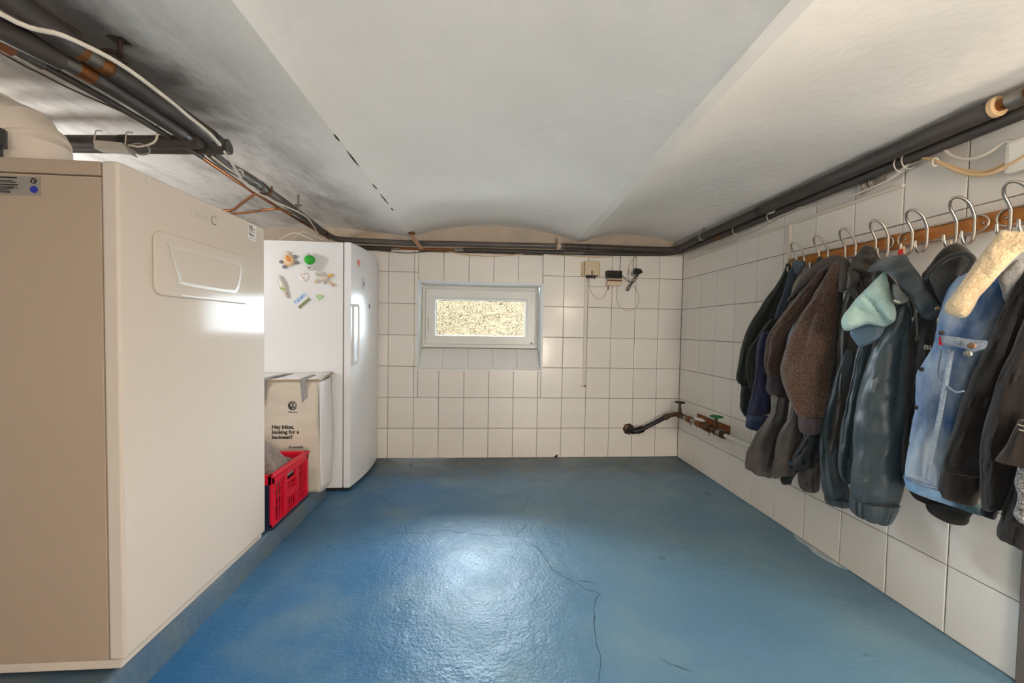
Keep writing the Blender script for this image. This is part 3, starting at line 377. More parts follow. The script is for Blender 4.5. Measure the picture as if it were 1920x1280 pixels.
# low painted plinth along the left side
M_PLINTH = mat('plinth_paint', srgb(58, 92, 122), .45, col2=srgb(92, 104, 108), nscale=7, ndetail=6, contrast=.45, bump=.6, bscale=40, bdist=.006)
pb = MB()
def plz(y): return .105 if y < 1.05 else .105-(y-1.05)/1.37*.038
rows = [FRONT+(2.425-FRONT)*i/40 for i in range(41)]; vs = []; fs = []
for y in rows:
    jx = .006*noise.noise(Vector((0, y*6, 3))); z = plz(y)+.004*noise.noise(Vector((5, y*5, 0)))
    vs += [(-2.2, y, 0), (-.968+jx*.5, y, 0), (-.985+jx, y, z-.012), (-.996+jx, y, z), (-2.2, y, z)]
for i in range(40):
    for j in range(5):
        if j == 4: fs.append((i*5+4, i*5, i*5+5, i*5+9))
        else: fs.append((i*5+j, i*5+j+1, i*5+6+j, i*5+5+j))
fs.append((0, 1, 2, 3, 4)); fs.append((200, 201, 202, 203, 204)); pb.add(vs, fs)
tag(pb.build('trim_1', M_PLINTH, smooth=True, angle=35), 'low blue painted concrete plinth under the boiler and crate', kind='structure')

# ------------------------------------------------------------------ ceiling: shallow plaster vaults between beams
def ceiling_z(x, y):
    bl0, bl1 = -.645, -.575; br0, br1 = .613+.034*y, .676+.039*y
    if x < -1.95: return 1.77+.05*math.sin(PI*min(1, (-1.95-x)/1.15))
    if x < bl0: t = (x+1.95)/(bl0+1.95); return 1.77+.045*math.sin(PI*t)
    if x <= bl1: return 1.77
    if x < br0: t = (x-bl1)/(br0-bl1); return 1.775+.10*(1-(2*t-1)**2)
    if x <= br1: return 1.77
    if x < 1.15: t = (x-br1)/(1.15-br1); return 1.772+.073*(1-(1-t)**2)
    t = (x-1.15)/(RIGHT-1.15); return 1.845-.078*t**2
def ceiling_material():
    m = mat('ceiling_plaster', srgb(238, 235, 230), .85, col2=srgb(228, 224, 218), nscale=2.2, ndetail=5, contrast=.5, bump=.45, bscale=24, bdetail=7, bdist=.006)
    nt = m.node_tree; N = nt.nodes; L = nt.links; P = N['Principled BSDF']; src = P.inputs['Base Color'].links[0].from_socket
    tc = N.new('ShaderNodeTexCoord'); sp = N.new('ShaderNodeSeparateXYZ'); L.new(tc.outputs['Object'], sp.inputs[0])
    # soot and damp stains in the old left-hand bay
    n = N.new('ShaderNodeTexNoise'); n.inputs['Scale'].default_value = 3.0; n.inputs['Detail'].default_value = 9; n.inputs['Roughness'].default_value = .72
    mp = N.new('ShaderNodeMapping'); mp.inputs['Scale'].default_value = (1.6, .7, 1); L.new(tc.outputs['Object'], mp.inputs[0]); L.new(mp.outputs[0], n.inputs['Vector'])
    r = N.new('ShaderNodeMapRange'); r.inputs[1].default_value = .47; r.inputs[2].default_value = .72; L.new(n.outputs[0], r.inputs[0])
    g = N.new('ShaderNodeMapRange'); g.inputs[1].default_value = -.62; g.inputs[2].default_value = -.95; L.new(sp.outputs[0], g.inputs[0])
    mu = N.new('ShaderNodeMath'); mu.operation = 'MULTIPLY'; L.new(r.outputs[0], mu.inputs[0]); L.new(g.outputs[0], mu.inputs[1])
    mu2 = N.new('ShaderNodeMath'); mu2.operation = 'MULTIPLY'; L.new(mu.outputs[0], mu2.inputs[0]); mu2.inputs[1].default_value = .75
    x = N.new('ShaderNodeMix'); x.data_type = 'RGBA'; L.new(mu2.outputs[0], x.inputs[0]); L.new(src, x.inputs[6]); x.inputs[7].default_value = srgb(112, 104, 98)
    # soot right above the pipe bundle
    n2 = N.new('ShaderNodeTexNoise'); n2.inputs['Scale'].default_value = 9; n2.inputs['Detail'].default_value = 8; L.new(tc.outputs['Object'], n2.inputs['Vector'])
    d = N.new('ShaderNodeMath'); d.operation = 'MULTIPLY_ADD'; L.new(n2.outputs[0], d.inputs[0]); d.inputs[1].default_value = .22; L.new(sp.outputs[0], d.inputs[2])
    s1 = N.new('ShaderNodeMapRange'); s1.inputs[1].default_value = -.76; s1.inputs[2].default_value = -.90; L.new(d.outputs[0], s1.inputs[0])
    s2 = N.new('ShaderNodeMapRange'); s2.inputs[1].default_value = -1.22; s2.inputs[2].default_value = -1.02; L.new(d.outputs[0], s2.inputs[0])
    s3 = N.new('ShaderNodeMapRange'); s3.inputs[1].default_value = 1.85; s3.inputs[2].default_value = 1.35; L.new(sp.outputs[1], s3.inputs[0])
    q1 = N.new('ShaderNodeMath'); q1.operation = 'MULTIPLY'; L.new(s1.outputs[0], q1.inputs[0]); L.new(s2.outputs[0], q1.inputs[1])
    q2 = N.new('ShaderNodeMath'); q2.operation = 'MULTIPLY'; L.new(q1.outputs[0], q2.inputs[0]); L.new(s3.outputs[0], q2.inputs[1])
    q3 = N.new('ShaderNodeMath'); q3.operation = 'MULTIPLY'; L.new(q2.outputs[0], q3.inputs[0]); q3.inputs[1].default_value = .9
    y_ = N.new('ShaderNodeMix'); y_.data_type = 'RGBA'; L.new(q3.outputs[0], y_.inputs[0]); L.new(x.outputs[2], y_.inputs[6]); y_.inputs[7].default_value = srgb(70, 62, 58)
    L.new(y_.outputs[2], P.inputs['Base Color'])
    return m
M_CEIL = ceiling_material()
xs = []
for a, b_, n_ in ((LEFT-.1, -1.95, 12), (-1.95, -.645, 26), (-.645, -.575, 3), (-.575, .65, 40), (.65, .80, 12), (.80, RIGHT+.6, 34)):
    xs += [a+(b_-a)*i/n_ for i in range(n_)]
xs.append(RIGHT+.6)
ys = [FRONT-.1+(BACK+.12-FRONT)*i/110 for i in range(111)]
cb = MB(); vs = []; fs = []; nx = len(xs)
for y in ys:
    for x in xs:
        # align columns with the slightly slanted right beam
        xx = x + ((.034*(y-1.5)) if .60 < x < .85 else 0)
        z = ceiling_z(xx, y) if x <= RIGHT else ceiling_z(RIGHT, y)+.02
        z += .005*noise.noise(Vector((xx*3, y*3, 0)))+.0025*noise.noise(Vector((xx*11, y*11, 4)))
        vs.append((xx, y, z))
for j in range(110):
    for i in range(nx-1): fs.append((j*nx+i, j*nx+i+1, (j+1)*nx+i+1, (j+1)*nx+i))
cb.add(vs, fs)
ceil = tag(cb.build('ceiling', M_CEIL, smooth=True, angle=13), 'white plastered ceiling of shallow vaults between two beams', kind='structure')
M_GAP = mat('ceiling_gap', srgb(58, 42, 34), .95)
for (y0, y1) in ((1.49, 1.55), (1.62, 1.78), (1.98, 2.06), (2.12, 2.30), (2.36, 2.42)):   # plaster broken away along the left beam
    b = MB(); vs = []; n_ = 8
    for i in range(n_+1):
        y = y0+(y1-y0)*i/n_; w = .004*math.sin(PI*i/n_)+.0008; z = ceiling_z(-.575, y)-.004
        x = -.574+.002*noise.noise(Vector((y*40, 0, 0)))
        vs += [(x-w, y, z), (x+w, y, z)]
    b.add(vs, [(2*i, 2*i+1, 2*i+3, 2*i+2) for i in range(n_)]); b.build('plaster_crack', M_GAP, ceil)

# ------------------------------------------------------------------ walls
M_PLASTER = mat('old_wall_plaster', srgb(196, 178, 156), .9, col2=srgb(170, 160, 150), nscale=5, ndetail=6, bump=.6, bscale=30, bdist=.01)
M_WHITEWALL = mat('white_wall_paint', srgb(236, 233, 228), .85, col2=srgb(226, 222, 216), nscale=3, bump=.4, bscale=40, bdist=.006)
M_GROUT = mat('tile_grout', srgb(122, 106, 92), .95, col2=srgb(78, 62, 50), nscale=14, ndetail=5, contrast=.4)
M_TILE = mat('cream_wall_tile', srgb(238, 234, 228), .17, col2=srgb(232, 226, 218), nscale=5, contrast=.6, bump=.30, bscale=9, bdetail=5, bdist=.006, vary=.022)
M_SILLTILE = mat('white_sill_tile', srgb(226, 226, 226), .2, bump=.1, bscale=9, bdist=.004)
WX0, WX1, WZ0, WZ1 = -.531, .462, .727, 1.414          # window opening
TH = .007                                               # tile thickness
XG0, TW, THH, Z1 = -.7632, .2, .249, .2434
ZL = [0] + [Z1+THH*i for i in range(6)]                 # grout levels up to 1.4884
wb = MB()                                               # wall behind the tiles, with the opening
Y0 = BACK+TH*.55; Y1 = BACK+.215
for x0, x1, z0, z1 in ((LEFT, WX0, 0, 2.3), (WX1, RIGHT+.6, 0, 2.3), (WX0, WX1, 0, WZ0), (WX0, WX1, WZ1, 2.3)): wb.box(x0, x1, Y0, Y1, z0, z1)
def split_wall(mb, name, lowmat, highmat, ztile):
    return mb.build(name, [lowmat, highmat])
wall_back = tag(wb.build('wall_back', M_GROUT), 'back wall of cream tiles with a small basement window', kind='structure')
pl = MB()
for x0, x1, z0 in ((LEFT, -.98, 0), (-.98, RIGHT, 1.672)): pl.box(x0, x1, BACK+.001, BACK+.0045, z0, 2.0)
pl.build('plaster_strip', M_PLASTER, wall_back)

TILE_CACHE = {}
def tile_mesh(w, h, material):
    key = (round(w, 4), round(h, 4), material.name)
    if key in TILE_CACHE: return TILE_CACHE[key]
    g = .0013; a, b_ = w/2-g, h/2-g; e = .0035; t = TH
    vs = [(-a, 0, -b_), (a, 0, -b_), (a, 0, b_), (-a, 0, b_)]
    vs += [(-a, -t*.6, -b_), (a, -t*.6, -b_), (a, -t*.6, b_), (-a, -t*.6, b_)]
    vs += [(-a+e*.4, -t*.92, -b_+e*.4), (a-e*.4, -t*.92, -b_+e*.4), (a-e*.4, -t*.92, b_-e*.4), (-a+e*.4, -t*.92, b_-e*.4)]
    vs += [(-a+e, -t, -b_+e), (a-e, -t, -b_+e), (a-e, -t, b_-e), (-a+e, -t, b_-e)]
    fs = [(3, 2, 1, 0), (12, 13, 14, 15)]
    for k in (0, 4, 8):
        for i in range(4): fs.append((k+i, k+(i+1)%4, k+4+(i+1)%4, k+4+i))
    mb = MB(); mb.add(vs, fs); me = mb.mesh('tile'); me.materials.append(material); TILE_CACHE[key] = me; return me
def put_tile(parent, w, h, loc, rz, material, jit=1):
    if w < .012 or h < .012: return
    o = bpy.data.objects.new('tile', tile_mesh(w, h, material)); COL.objects.link(o); o.parent = parent
    o.location = loc; o.rotation_euler = (random.gauss(0, .0022)*jit, random.gauss(0, .0018)*jit, rz+random.gauss(0, .0022)*jit)
    return o
rt = random.Random(3)
for i in range(-6, 12):
    x0 = XG0+TW*i; x1 = x0+TW if i < 11 else RIGHT
    if x1 < -1.0: continue
    for r in range(7):
        z0 = ZL[r]; z1 = ZL[r+1] if r < 6 else 1.678
        cells = [(x0, x1, z0, z1)]
        if x1 > WX0 and x0 < WX1 and z1 > WZ0 and z0 < WZ1+.3:
            cells = []
            if x0 < WX0: cells.append((x0, WX0, z0, z1))
            if x1 > WX1: cells.append((WX1, x1, z0, z1))
            if z0 < WZ0: cells.append((max(x0, WX0), min(x1, WX1), z0, WZ0))
        for a, b_, c, d in cells: put_tile(wall_back, b_-a, d-c, ((a+b_)/2, BACK+TH, (c+d)/2), 0, M_TILE)
for k in range(5):
    a, b_ = WX0+.1985*k, WX0+.1985*(k+1); put_tile(wall_back, b_-a, 1.652-WZ1, ((a+b_)/2, BACK+TH, (1.652+WZ1)/2), 0, M_TILE)

MB().prism([(.578, 0), (.613, 0), (.613, .027), (.600, .020), (.590, .011)], (0, BACK+.0012, 0), (1, 0, 0), (0, 0, 1), (0, -.002, 0)).build('chipped_corner', mat('chip_dark', srgb(62, 44, 36), .95), wall_back)
# right wall ends at a doorway close to the camera
RW_END = 1.015
rb = MB(); X0 = RIGHT+TH*.55
rb.box(X0, RIGHT+.3, RW_END, BACK+.02, 0, 2.3); rb.box(X0, RIGHT+.3, .08, RW_END, 1.66, 2.3); rb.box(X0, RIGHT+.3, FRONT, .08, 0, 2.3)
wall_right = tag(rb.build('wall_right', M_GROUT), 'right wall of cream tiles behind the coats', kind='structure')
ps = MB(); ps.box(RIGHT+.001, RIGHT+.0042, .08, BACK, 1.74, 2.0); ps.box(RIGHT-.002, RIGHT+.0042, FRONT, .08, 0, 2.0); ps.build('plaster_strip', M_WHITEWALL, wall_right)
for j in range(-1, 12):
    y1 = BACK if j < 0 else 3.0036-TW*j; y0 = 3.0036-TW*(j+1)
    y0 = max(y0, RW_END)
    if y1-y0 < .01: continue
    for r in range(7):
        z0 = ZL[r]; z1 = ZL[r+1] if r < 6 else 1.737
        # broken-out opening behind the gas tap
        if r == 1 and 2.45 < (y0+y1)/2 < 2.75: z1t = .372
        else: z1t = z1
        put_tile(wall_right, y1-y0, z1t-z0, (RIGHT+TH, (y0+y1)/2, (z0+z1t)/2), -PI/2, M_TILE)
        if z1t < z1: put_tile(wall_right, y1-y0, z1-z1t-.056, (RIGHT+TH, (y0+y1)/2, (z1+z1t+.056)/2), -PI/2, M_TILE)
tag(MB().box(LEFT-.2, LEFT, FRONT, BACK+.3, 0, 2.3).build('wall_left', M_WHITEWALL), 'whitewashed left wall behind the boiler', kind='structure')
tag(MB().box(LEFT-.2, RIGHT+.8, FRONT-.2, FRONT, 0, 2.3).build('wall_front', M_WHITEWALL), 'whitewashed wall behind the camera', kind='structure')
tag(MB().box(RIGHT+.6, RIGHT+.8, FRONT, BACK, 0, 2.3).build('wall_side', M_WHITEWALL), 'whitewashed wall beyond the doorway', kind='structure')
M_FRAME = mat('door_frame_paint', srgb(112, 104, 98), .5)
tag(MB().box(RIGHT-.012, RIGHT+.30, RW_END-.045, RW_END, 0, 1.66).box(RIGHT-.012, RIGHT+.30, .08, .125, 0, 1.66).box(RIGHT-.012, RIGHT+.3, .08, RW_END, 1.615, 1.66)
    .build('door_1', M_FRAME, bevel=.003), 'grey door frame at the near end of the right wall', kind='structure')

# ------------------------------------------------------------------ window
M_PVC = mat('white_window_plastic', srgb(228, 228, 224), .32)
def glass_material():
    m = bpy.data.materials.new('window_glass'); m.use_nodes = True; N = m.node_tree.nodes; L = m.node_tree.links; N.clear()
    o = N.new('ShaderNodeOutputMaterial'); t = N.new('ShaderNodeBsdfTransparent'); g = N.new('ShaderNodeBsdfGlossy'); f = N.new('ShaderNodeFresnel'); x = N.new('ShaderNodeMixShader')
    t.inputs[0].default_value = (.94, .96, .95, 1); g.inputs['Roughness'].default_value = .02; f.inputs[0].default_value = 1.45
    L.new(f.outputs[0], x.inputs[0]); L.new(t.outputs[0], x.inputs[1]); L.new(g.outputs[0], x.inputs[2]); L.new(x.outputs[0], o.inputs[0]); return m
M_GLASS = glass_material()
M_EDGE = mat('white_edge_profile', srgb(222, 228, 236), .35)
M_GASKET = mat('grey_gasket', srgb(120, 122, 126), .6)
win = empty('window_1', (-.035, BACK+.16, WZ0)); tag(win, 'small white plastic basement window with beige light outside', kind='structure')
FX0, FX1, FZ0, FZ1, FY = -.523, .452, .888, 1.405, BACK+.15
b = MB()   # reveal lining with a slim white edge profile
for x0, x1, z0, z1 in ((WX0-.006, WX1+.006, WZ1-.006, WZ1+.010), (WX0-.008, WX0+.008, WZ0, WZ1), (WX1-.008, WX1+.008, WZ0, WZ1)):
    b.box(x0, x1, BACK-.006, BACK+.02, z0, z1)
b.build('edge_profile', M_EDGE, win, bevel=.002)
b = MB(); b.box(WX0, WX0+.006, BACK+.02, FY+.08, WZ0, WZ1); b.box(WX1-.006, WX1, BACK+.02, FY+.08, WZ0, WZ1); b.box(WX0, WX1, BACK+.02, FY+.08, WZ1-.006, WZ1)
b.build('reveal', M_PVC, win)
def wframe(x0, x1, z0, z1, t, y0, y1, name, m, bev=.004):
    mb = MB(); mb.ring([(x0, z0), (x1, z0), (x1, z1), (x0, z1)], [(x0+t, z0+t), (x1-t, z0+t), (x1-t, z1-t), (x0+t, z1-t)], (0, y0, 0), (1, 0, 0), (0, 0, 1), (0, y1-y0, 0))
    return mb.build(name, m, win, bevel=bev)
wframe(FX0, FX1, FZ0, FZ1, .045, FY, FY+.07, 'outer_frame', M_PVC)
sash = wframe(FX0+.028, FX1-.028, FZ0+.028, FZ1-.028, .075, FY-.022, FY+.045, 'sash', M_PVC, .007)
gx0, gx1, gz0, gz1 = -.409, .335, .977, 1.286
mb = MB(); mb.ring([(gx0-.02, gz0-.02), (gx1+.02, gz0-.02), (gx1+.02, gz1+.02), (gx0-.02, gz1+.02)], [(gx0, gz0), (gx1, gz0), (gx1, gz1), (gx0, gz1)], (0, FY-.018, 0), (1, 0, 0), (0, 0, 1), (0, .05, 0))
mb.build('glazing_bead', M_PVC, win, bevel=.006)
mb = MB(); mb.ring([(gx0, gz0), (gx1, gz0), (gx1, gz1), (gx0, gz1)], [(gx0+.004, gz0+.004), (gx1-.004, gz0+.004), (gx1-.004, gz1-.004), (gx0+.004, gz1-.004)], (0, FY+.004, 0), (1, 0, 0), (0, 0, 1), (0, .004, 0))
mb.build('gasket', M_GASKET, win)
MB().box(gx0-.006, gx1+.006, FY+.010, FY+.014, gz0-.006, gz1+.006).build('pane', M_GLASS, win)
mb = MB(); mb.box(-.462, -.448, FY-.060, FY-.048, 1.02, 1.135); mb.cyl((-.455, FY-.05, 1.085), (-.455, FY-.02, 1.085), .008, 10); mb.box(-.468, -.442, FY-.03, FY-.021, 1.05, 1.12)
mb.build('handle', M_PVC, win, bevel=.004)
mb = MB(); mb.box(.392, .404, FY-.034, FY-.02, 1.275, 1.345); mb.build('hinge', M_PVC, win, bevel=.003)
mb = MB(); mb.box(.388, .402, FY-.034, FY-.02, .925, .94); mb.build('hinge', M_GASKET, win, bevel=.002)
# sloping tiled sill
sl0, sl1 = (BACK-.004, WZ0), (FY-.002, FZ0-.01)
MB().prism([(BACK+.0, WZ0-.02), (FY+.06, WZ0-.02), (FY+.06, FZ0+.01), (FY, FZ0-.012), (BACK+.0, WZ0-.004)], (WX0, 0, 0), (0, 1, 0), (0, 0, 1), (WX1-WX0, 0, 0)).build('sill_bed', M_PVC, win)
xcuts = [WX0+.004, -.338, -.134, .068, .268, .452]
for k in range(5):
    a, c = xcuts[k]+.0013, xcuts[k+1]-.0013
    zt = lambda y: WZ0+(FZ0-.014-WZ0)*(y-BACK)/(FY-BACK)
    MB().add([(a, BACK-.003, WZ0), (c, BACK-.003, WZ0), (c, FY-.001, zt(FY)), (a, FY-.001, zt(FY)), (a, BACK-.003, WZ0+.007), (c, BACK-.003, WZ0+.007), (c, FY-.001, zt(FY)+.007), (a, FY-.001, zt(FY)+.007)],
             [(0, 3, 2, 1), (4, 5, 6, 7), (0, 1, 5, 4), (1, 2, 6, 5), (2, 3, 7, 6), (3, 0, 4, 7)]).build('tile', M_SILLTILE, win, bevel=.002)
# outside: a bright rough-cast retaining bank opposite the window
def bank_material():
    m = mat('rough_cast_bank', srgb(214, 196, 166), .95, spec=0, bump=1.0, bscale=45, bdetail=4, bdist=.03)
    nt = m.node_tree; N = nt.nodes; L = nt.links; P = N['Principled BSDF']; tc = N.new('ShaderNodeTexCoord')
    mp = N.new('ShaderNodeMapping'); mp.inputs['Scale'].default_value = (1, 1, 2.2); L.new(tc.outputs['Object'], mp.inputs[0])
    v = N.new('ShaderNodeTexVoronoi'); v.feature = 'DISTANCE_TO_EDGE'; v.inputs['Scale'].default_value = 20; L.new(mp.outputs[0], v.inputs['Vector'])
    r = N.new('ShaderNodeMapRange'); r.inputs[1].default_value = .03; r.inputs[2].default_value = .12; L.new(v.outputs[0], r.inputs[0])
    n = N.new('ShaderNodeTexNoise'); n.inputs['Scale'].default_value = 8; n.inputs['Detail'].default_value = 3; L.new(mp.outputs[0], n.inputs['Vector'])
    g = N.new('ShaderNodeMapRange'); g.inputs[1].default_value = .46; g.inputs[2].default_value = .66; L.new(n.outputs[0], g.inputs[0])
    mx = N.new('ShaderNodeMath'); mx.operation = 'MAXIMUM'; L.new(r.outputs[0], mx.inputs[0]); L.new(g.outputs[0], mx.inputs[1])
    x = N.new('ShaderNodeMix'); x.data_type = 'RGBA'; x.inputs[6].default_value = srgb(14, 11, 7); x.inputs[7].default_value = srgb(50, 43, 33); L.new(mx.outputs[0], x.inputs[0])
    L.new(x.outputs[2], P.inputs['Base Color']); return m
bk = MB(); bk.grid(lambda u, v: Vector((-1.5+2.9*u, 6.3+.10*v+.02*noise.noise(Vector((u*20, v*14, 0))), .70+.98*v)), 60, 24); bk.box(-1.5, 1.4, 6.42, 6.62, .70, 1.68)
tag(bk.build('wall_outside', bank_material(), smooth=True, angle=40), 'rough beige garden wall outside the basement window', kind='structure')
M_PAVE = mat('pale_paving', srgb(228, 226, 220), .9)
tag(MB().box(-8, 8, BACK+.20, 14, .60, .72).build('floor_outside', M_PAVE), 'pale ground outside the basement window', kind='structure')

# ------------------------------------------------------------------ boiler
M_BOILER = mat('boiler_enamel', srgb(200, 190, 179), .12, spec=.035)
M_BOILSHADE = mat('boiler_enamel_shaded', srgb(170, 152, 134), .33, bump=.05, bscale=12, bdist=.003)  # darker than the front enamel: shade on the side put into the colour
M_SEAM = mat('dark_seam', srgb(120, 110, 100), .8)
M_GREY = mat('grey_plastic_trim', srgb(196, 190, 182), .35)
M_INK = mat('black_ink', srgb(30, 28, 28), .7)
M_PAPER = mat('sticker_white', srgb(222, 222, 222), .5)
M_PLATE = mat('sticker_silver', srgb(150, 144, 138), .4, metal=.3)
M_BLUEDOT = mat('blue_dot', srgb(20, 40, 150), .5)
M_BLACKFOOT = mat('black_rubber', srgb(22, 22, 24), .7)
M_ORANGE = mat('orange_mark', srgb(216, 182, 150), .5)
boiler = empty('boiler', (-1.27, 1.40, .113), 'tall white enamel boiler with a tinted display hatch, left of the fridge', 'boiler')
FX = -.955
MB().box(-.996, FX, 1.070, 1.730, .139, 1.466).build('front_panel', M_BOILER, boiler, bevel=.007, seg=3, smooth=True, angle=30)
MB().box(-1.62, -.9985, 1.073, 1.727, .139, 1.4245).build('body', M_BOILSHADE, boiler, bevel=.002)
MB().box(-1.62, -.9985, 1.071, 1.729, 1.427, 1.464).build('top_cap', M_BOILSHADE, boiler, bevel=.003)
MB().box(-1.60, -.968, 1.074, 1.726, .113, .1375).build('base', M_BOILER, boiler, bevel=.003)
for x in (-1.52, -1.04):
    for y in (1.14, 1.66): MB().cyl((x, y, plz(y)-.004), (x, y, .114), .02, 12).build('foot', M_BLACKFOOT, boiler)
b = MB(); b.prism(rrect(1.170, 1.605, 1.130, 1.318, .028, 6), (FX, 0, 0), (0, 1, 0), (0, 0, 1), (.008, 0, 0))
hatch = b.build('hatch', M_BOILER, boiler, bevel=.003, seg=3, smooth=True, angle=30)
ro = [(1.218, 1.275), (1.240, 1.284), (1.517, 1.287), (1.548, 1.282), (1.560, 1.266), (1.545, 1.199), (1.530, 1.178), (1.501, 1.167), (1.270, 1.169), (1.252, 1.186)]
cy_, cz_ = 1.39, 1.226
ro = [(p.x, p.y) for p in spline([Vector((a, c, 0)) for a, c in ro], 4, True)]
ri = [(cy_+(a-cy_)*.93, cz_+(c-cz_)*.84) for a, c in ro]
MB().ring(ro, ri, (FX+.007, 0, 0), (0, 1, 0), (0, 0, 1), (.0035, 0, 0)).build('display_frame', M_GREY, hatch)
MB().prism(ri, (FX+.0075, 0, 0), (0, 1, 0), (0, 0, 1), (.0018, 0, 0)).build('display_cover', M_BOILER, hatch)
MB().box(FX+.007, FX+.010, 1.262, 1.590, 1.1335, 1.1385).build('pull_tab', M_GREY, hatch)
for y in (1.160, 1.592): MB().lathe([(.0, 0), (.0065, 0), (.0065, .002), (.0045, .003), (0, .003)], (FX-.0005, y, 1.449), (1, 0, 0), 12).build('screw', M_GREY, boiler, smooth=True, angle=40)
b = MB()                                                     # small relief badge, letters too worn to read
b.box(FX-.001, FX+.0016, 1.318, 1.325, 1.397, 1.421)
for k in range(9): b.box(FX-.001, FX+.0014, 1.329+k*.0078, 1.3335+k*.0078, 1.408, 1.408+(.014 if k in (0, 3, 6) else .011))
for k in range(7): b.box(FX-.001, FX+.0012, 1.332+k*.0095, 1.337+k*.0095, 1.399, 1.4035)
b.ring([(1.423+.014*math.cos(a), 1.413+.016*math.sin(a)) for a in [PI*.25+PI*1.5*i/11 for i in range(12)]+[PI*1.75-PI*1.5*i/11 for i in range(12)]],
       [(1.423+.0125*math.cos(a), 1.413+.0145*math.sin(a)) for a in [PI*.25+PI*1.5*i/11 for i in range(12)]+[PI*1.75-PI*1.5*i/11 for i in range(12)]],
       (FX-.001, 0, 0), (0, 1, 0), (0, 0, 1), (.0025, 0, 0))
b.build('badge', M_GREY, boiler)
stk = MB().box(FX-.0005, FX+.0008, 1.616, 1.668, 1.393, 1.457).build('sticker', M_PAPER, boiler)
b = MB(); b.box(FX, FX+.0012, 1.620, 1.646, 1.432, 1.453)
b.build('print_block', mat('print_grey', srgb(150, 144, 132), .6), stk)
MB().box(FX, FX+.0012, 1.650, 1.662, 1.434, 1.444).build('print_block', mat('print_pink', srgb(190, 150, 170), .6), stk)
b = MB(); b.box(FX, FX+.0012, 1.617, 1.664, 1.4265, 1.4285)
for k in range(3): b.box(FX, FX+.0012, 1.622+k*.006, 1.650+k*.006, 1.400+k*-.0, 1.4015)
b.tube([(FX+.001, 1.621, 1.412), (FX+.001, 1.625, 1.424), (FX+.001, 1.629, 1.409), (FX+.001, 1.634, 1.418), (FX+.001, 1.640, 1.410), (FX+.001, 1.646, 1.418), (FX+.001, 1.652, 1.410), (FX+.001, 1.660, 1.414)], .0011, 5, smooth_n=4)
b.build('handwriting', M_INK, stk)
pl_ = MB().box(-1.245, -1.1415, 1.0715, 1.0735, 1.369, 1.417).build('type_plate', M_PLATE, boiler)
b = MB()
for z, x1, h in ((1.411, -1.196, .003), (1.4035, -1.206, .0022), (1.3995, -1.198, .0022), (1.393, -1.194, .003), (1.389, -1.201, .0016), (1.386, -1.193, .0016), (1.3835, -1.206, .0016), (1.380, -1.215, .002), (1.377, -1.211, .0014), (1.374, -1.212, .002)):
    xx = -1.243
    while xx < x1:
        w = random.uniform(.004, .011); b.box(xx, min(xx+w, x1), 1.0706, 1.0722, z, z+h); xx += w+.0012
b.build('print_lines', M_INK, pl_)
MB().cyl((-1.157, 1.0706, 1.4065), (-1.157, 1.0722, 1.4065), .0075, 20).build('symbol', M_INK, pl_)
MB().box(-1.1625, -1.1515, 1.0702, 1.0707, 1.4075, 1.4092).box(-1.1588, -1.1552, 1.0702, 1.0707, 1.4012, 1.4068).build('symbol_mark', M_PLATE, pl_)
MB().cyl((-1.1563, 1.0706, 1.3845), (-1.1563, 1.0722, 1.3845), .009, 22).build('blue_dot', M_BLUEDOT, pl_)

# white flue elbow on top of the boiler
M_FLUE = mat('flue_white', srgb(228, 218, 206), .38)
flue = empty('flue_elbow', (-1.38, 1.33, 1.466), 'white round flue elbow rising from the boiler top', 'flue pipe')
b = MB(); b.tube([(-1.455, 1.335, 1.4665), (-1.455, 1.335, 1.595), (-1.480, 1.335, 1.640), (-1.54, 1.33, 1.663), (-2.3, 1.27, 1.665)], .095, 28)
b.build('duct', M_FLUE, flue, smooth=True, angle=20)
b = MB(); b.tube([(-1.456, 1.335, 1.597), (-1.466, 1.335, 1.617)], .099, 28); b.build('collar', M_FLUE, flue, smooth=True, angle=40)
b = MB(); b.tube([(-1.525, 1.331, 1.658), (-1.555, 1.329, 1.663)], .099, 28); b.build('collar', M_FLUE, flue, smooth=True, angle=40)

M_DGREY = mat('dark_grey_metal', srgb(84, 84, 84), .4, metal=.6)
M_RED = mat('red_plastic', srgb(200, 22, 22), .4)
vk = empty('boiler_valve', (-1.45, 1.17, 1.464), 'small valve with red knob on top of the boiler', 'valve')
MB().cyl((-1.36, 1.16, 1.464), (-1.36, 1.16, 1.545), .022, 14).cyl((-1.36, 1.16, 1.53), (-1.36, 1.16, 1.575), .030, 14).build('stem', M_DGREY, vk, smooth=True, angle=40)
MB().box(-1.365, -1.315, 1.115, 1.135, 1.478, 1.498).build('knob', M_RED, vk, bevel=.006)

# ------------------------------------------------------------------ fridge
M_FRIDGE = mat('fridge_white', srgb(226, 228, 231), .24)
M_FSEAL = mat('fridge_seal', srgb(142, 140, 138), .7)
M_CHROME = mat('brushed_steel', srgb(205, 205, 206), .28, metal=1)
fr = empty('fridge', (-1.15, 2.76, 0), 'tall white single-door fridge with magnets, against the back wall', 'fridge')
def fside(u, v):                                              # near side is very slightly bowed
    return Vector((-1.45+(1.45-.893)*u, 2.468-.006*math.sin(PI*u)*math.sin(PI*v), .022+1.55*v))
b = MB(); b.grid(fside, 12, 12); b.add([(-1.45, 3.062, .022), (-.893, 3.062, .022), (-.893, 3.062, 1.572), (-1.45, 3.062, 1.572), (-1.45, 2.468, .022), (-.893, 2.468, .022), (-.893, 2.468, 1.572), (-1.45, 2.468, 1.572)],
     [(0, 1, 2, 3), (4, 0, 3, 7), (5, 6, 2, 1), (7, 3, 2, 6), (4, 5, 1, 0)])
b.build('body', M_FRIDGE, fr, smooth=True, angle=30)
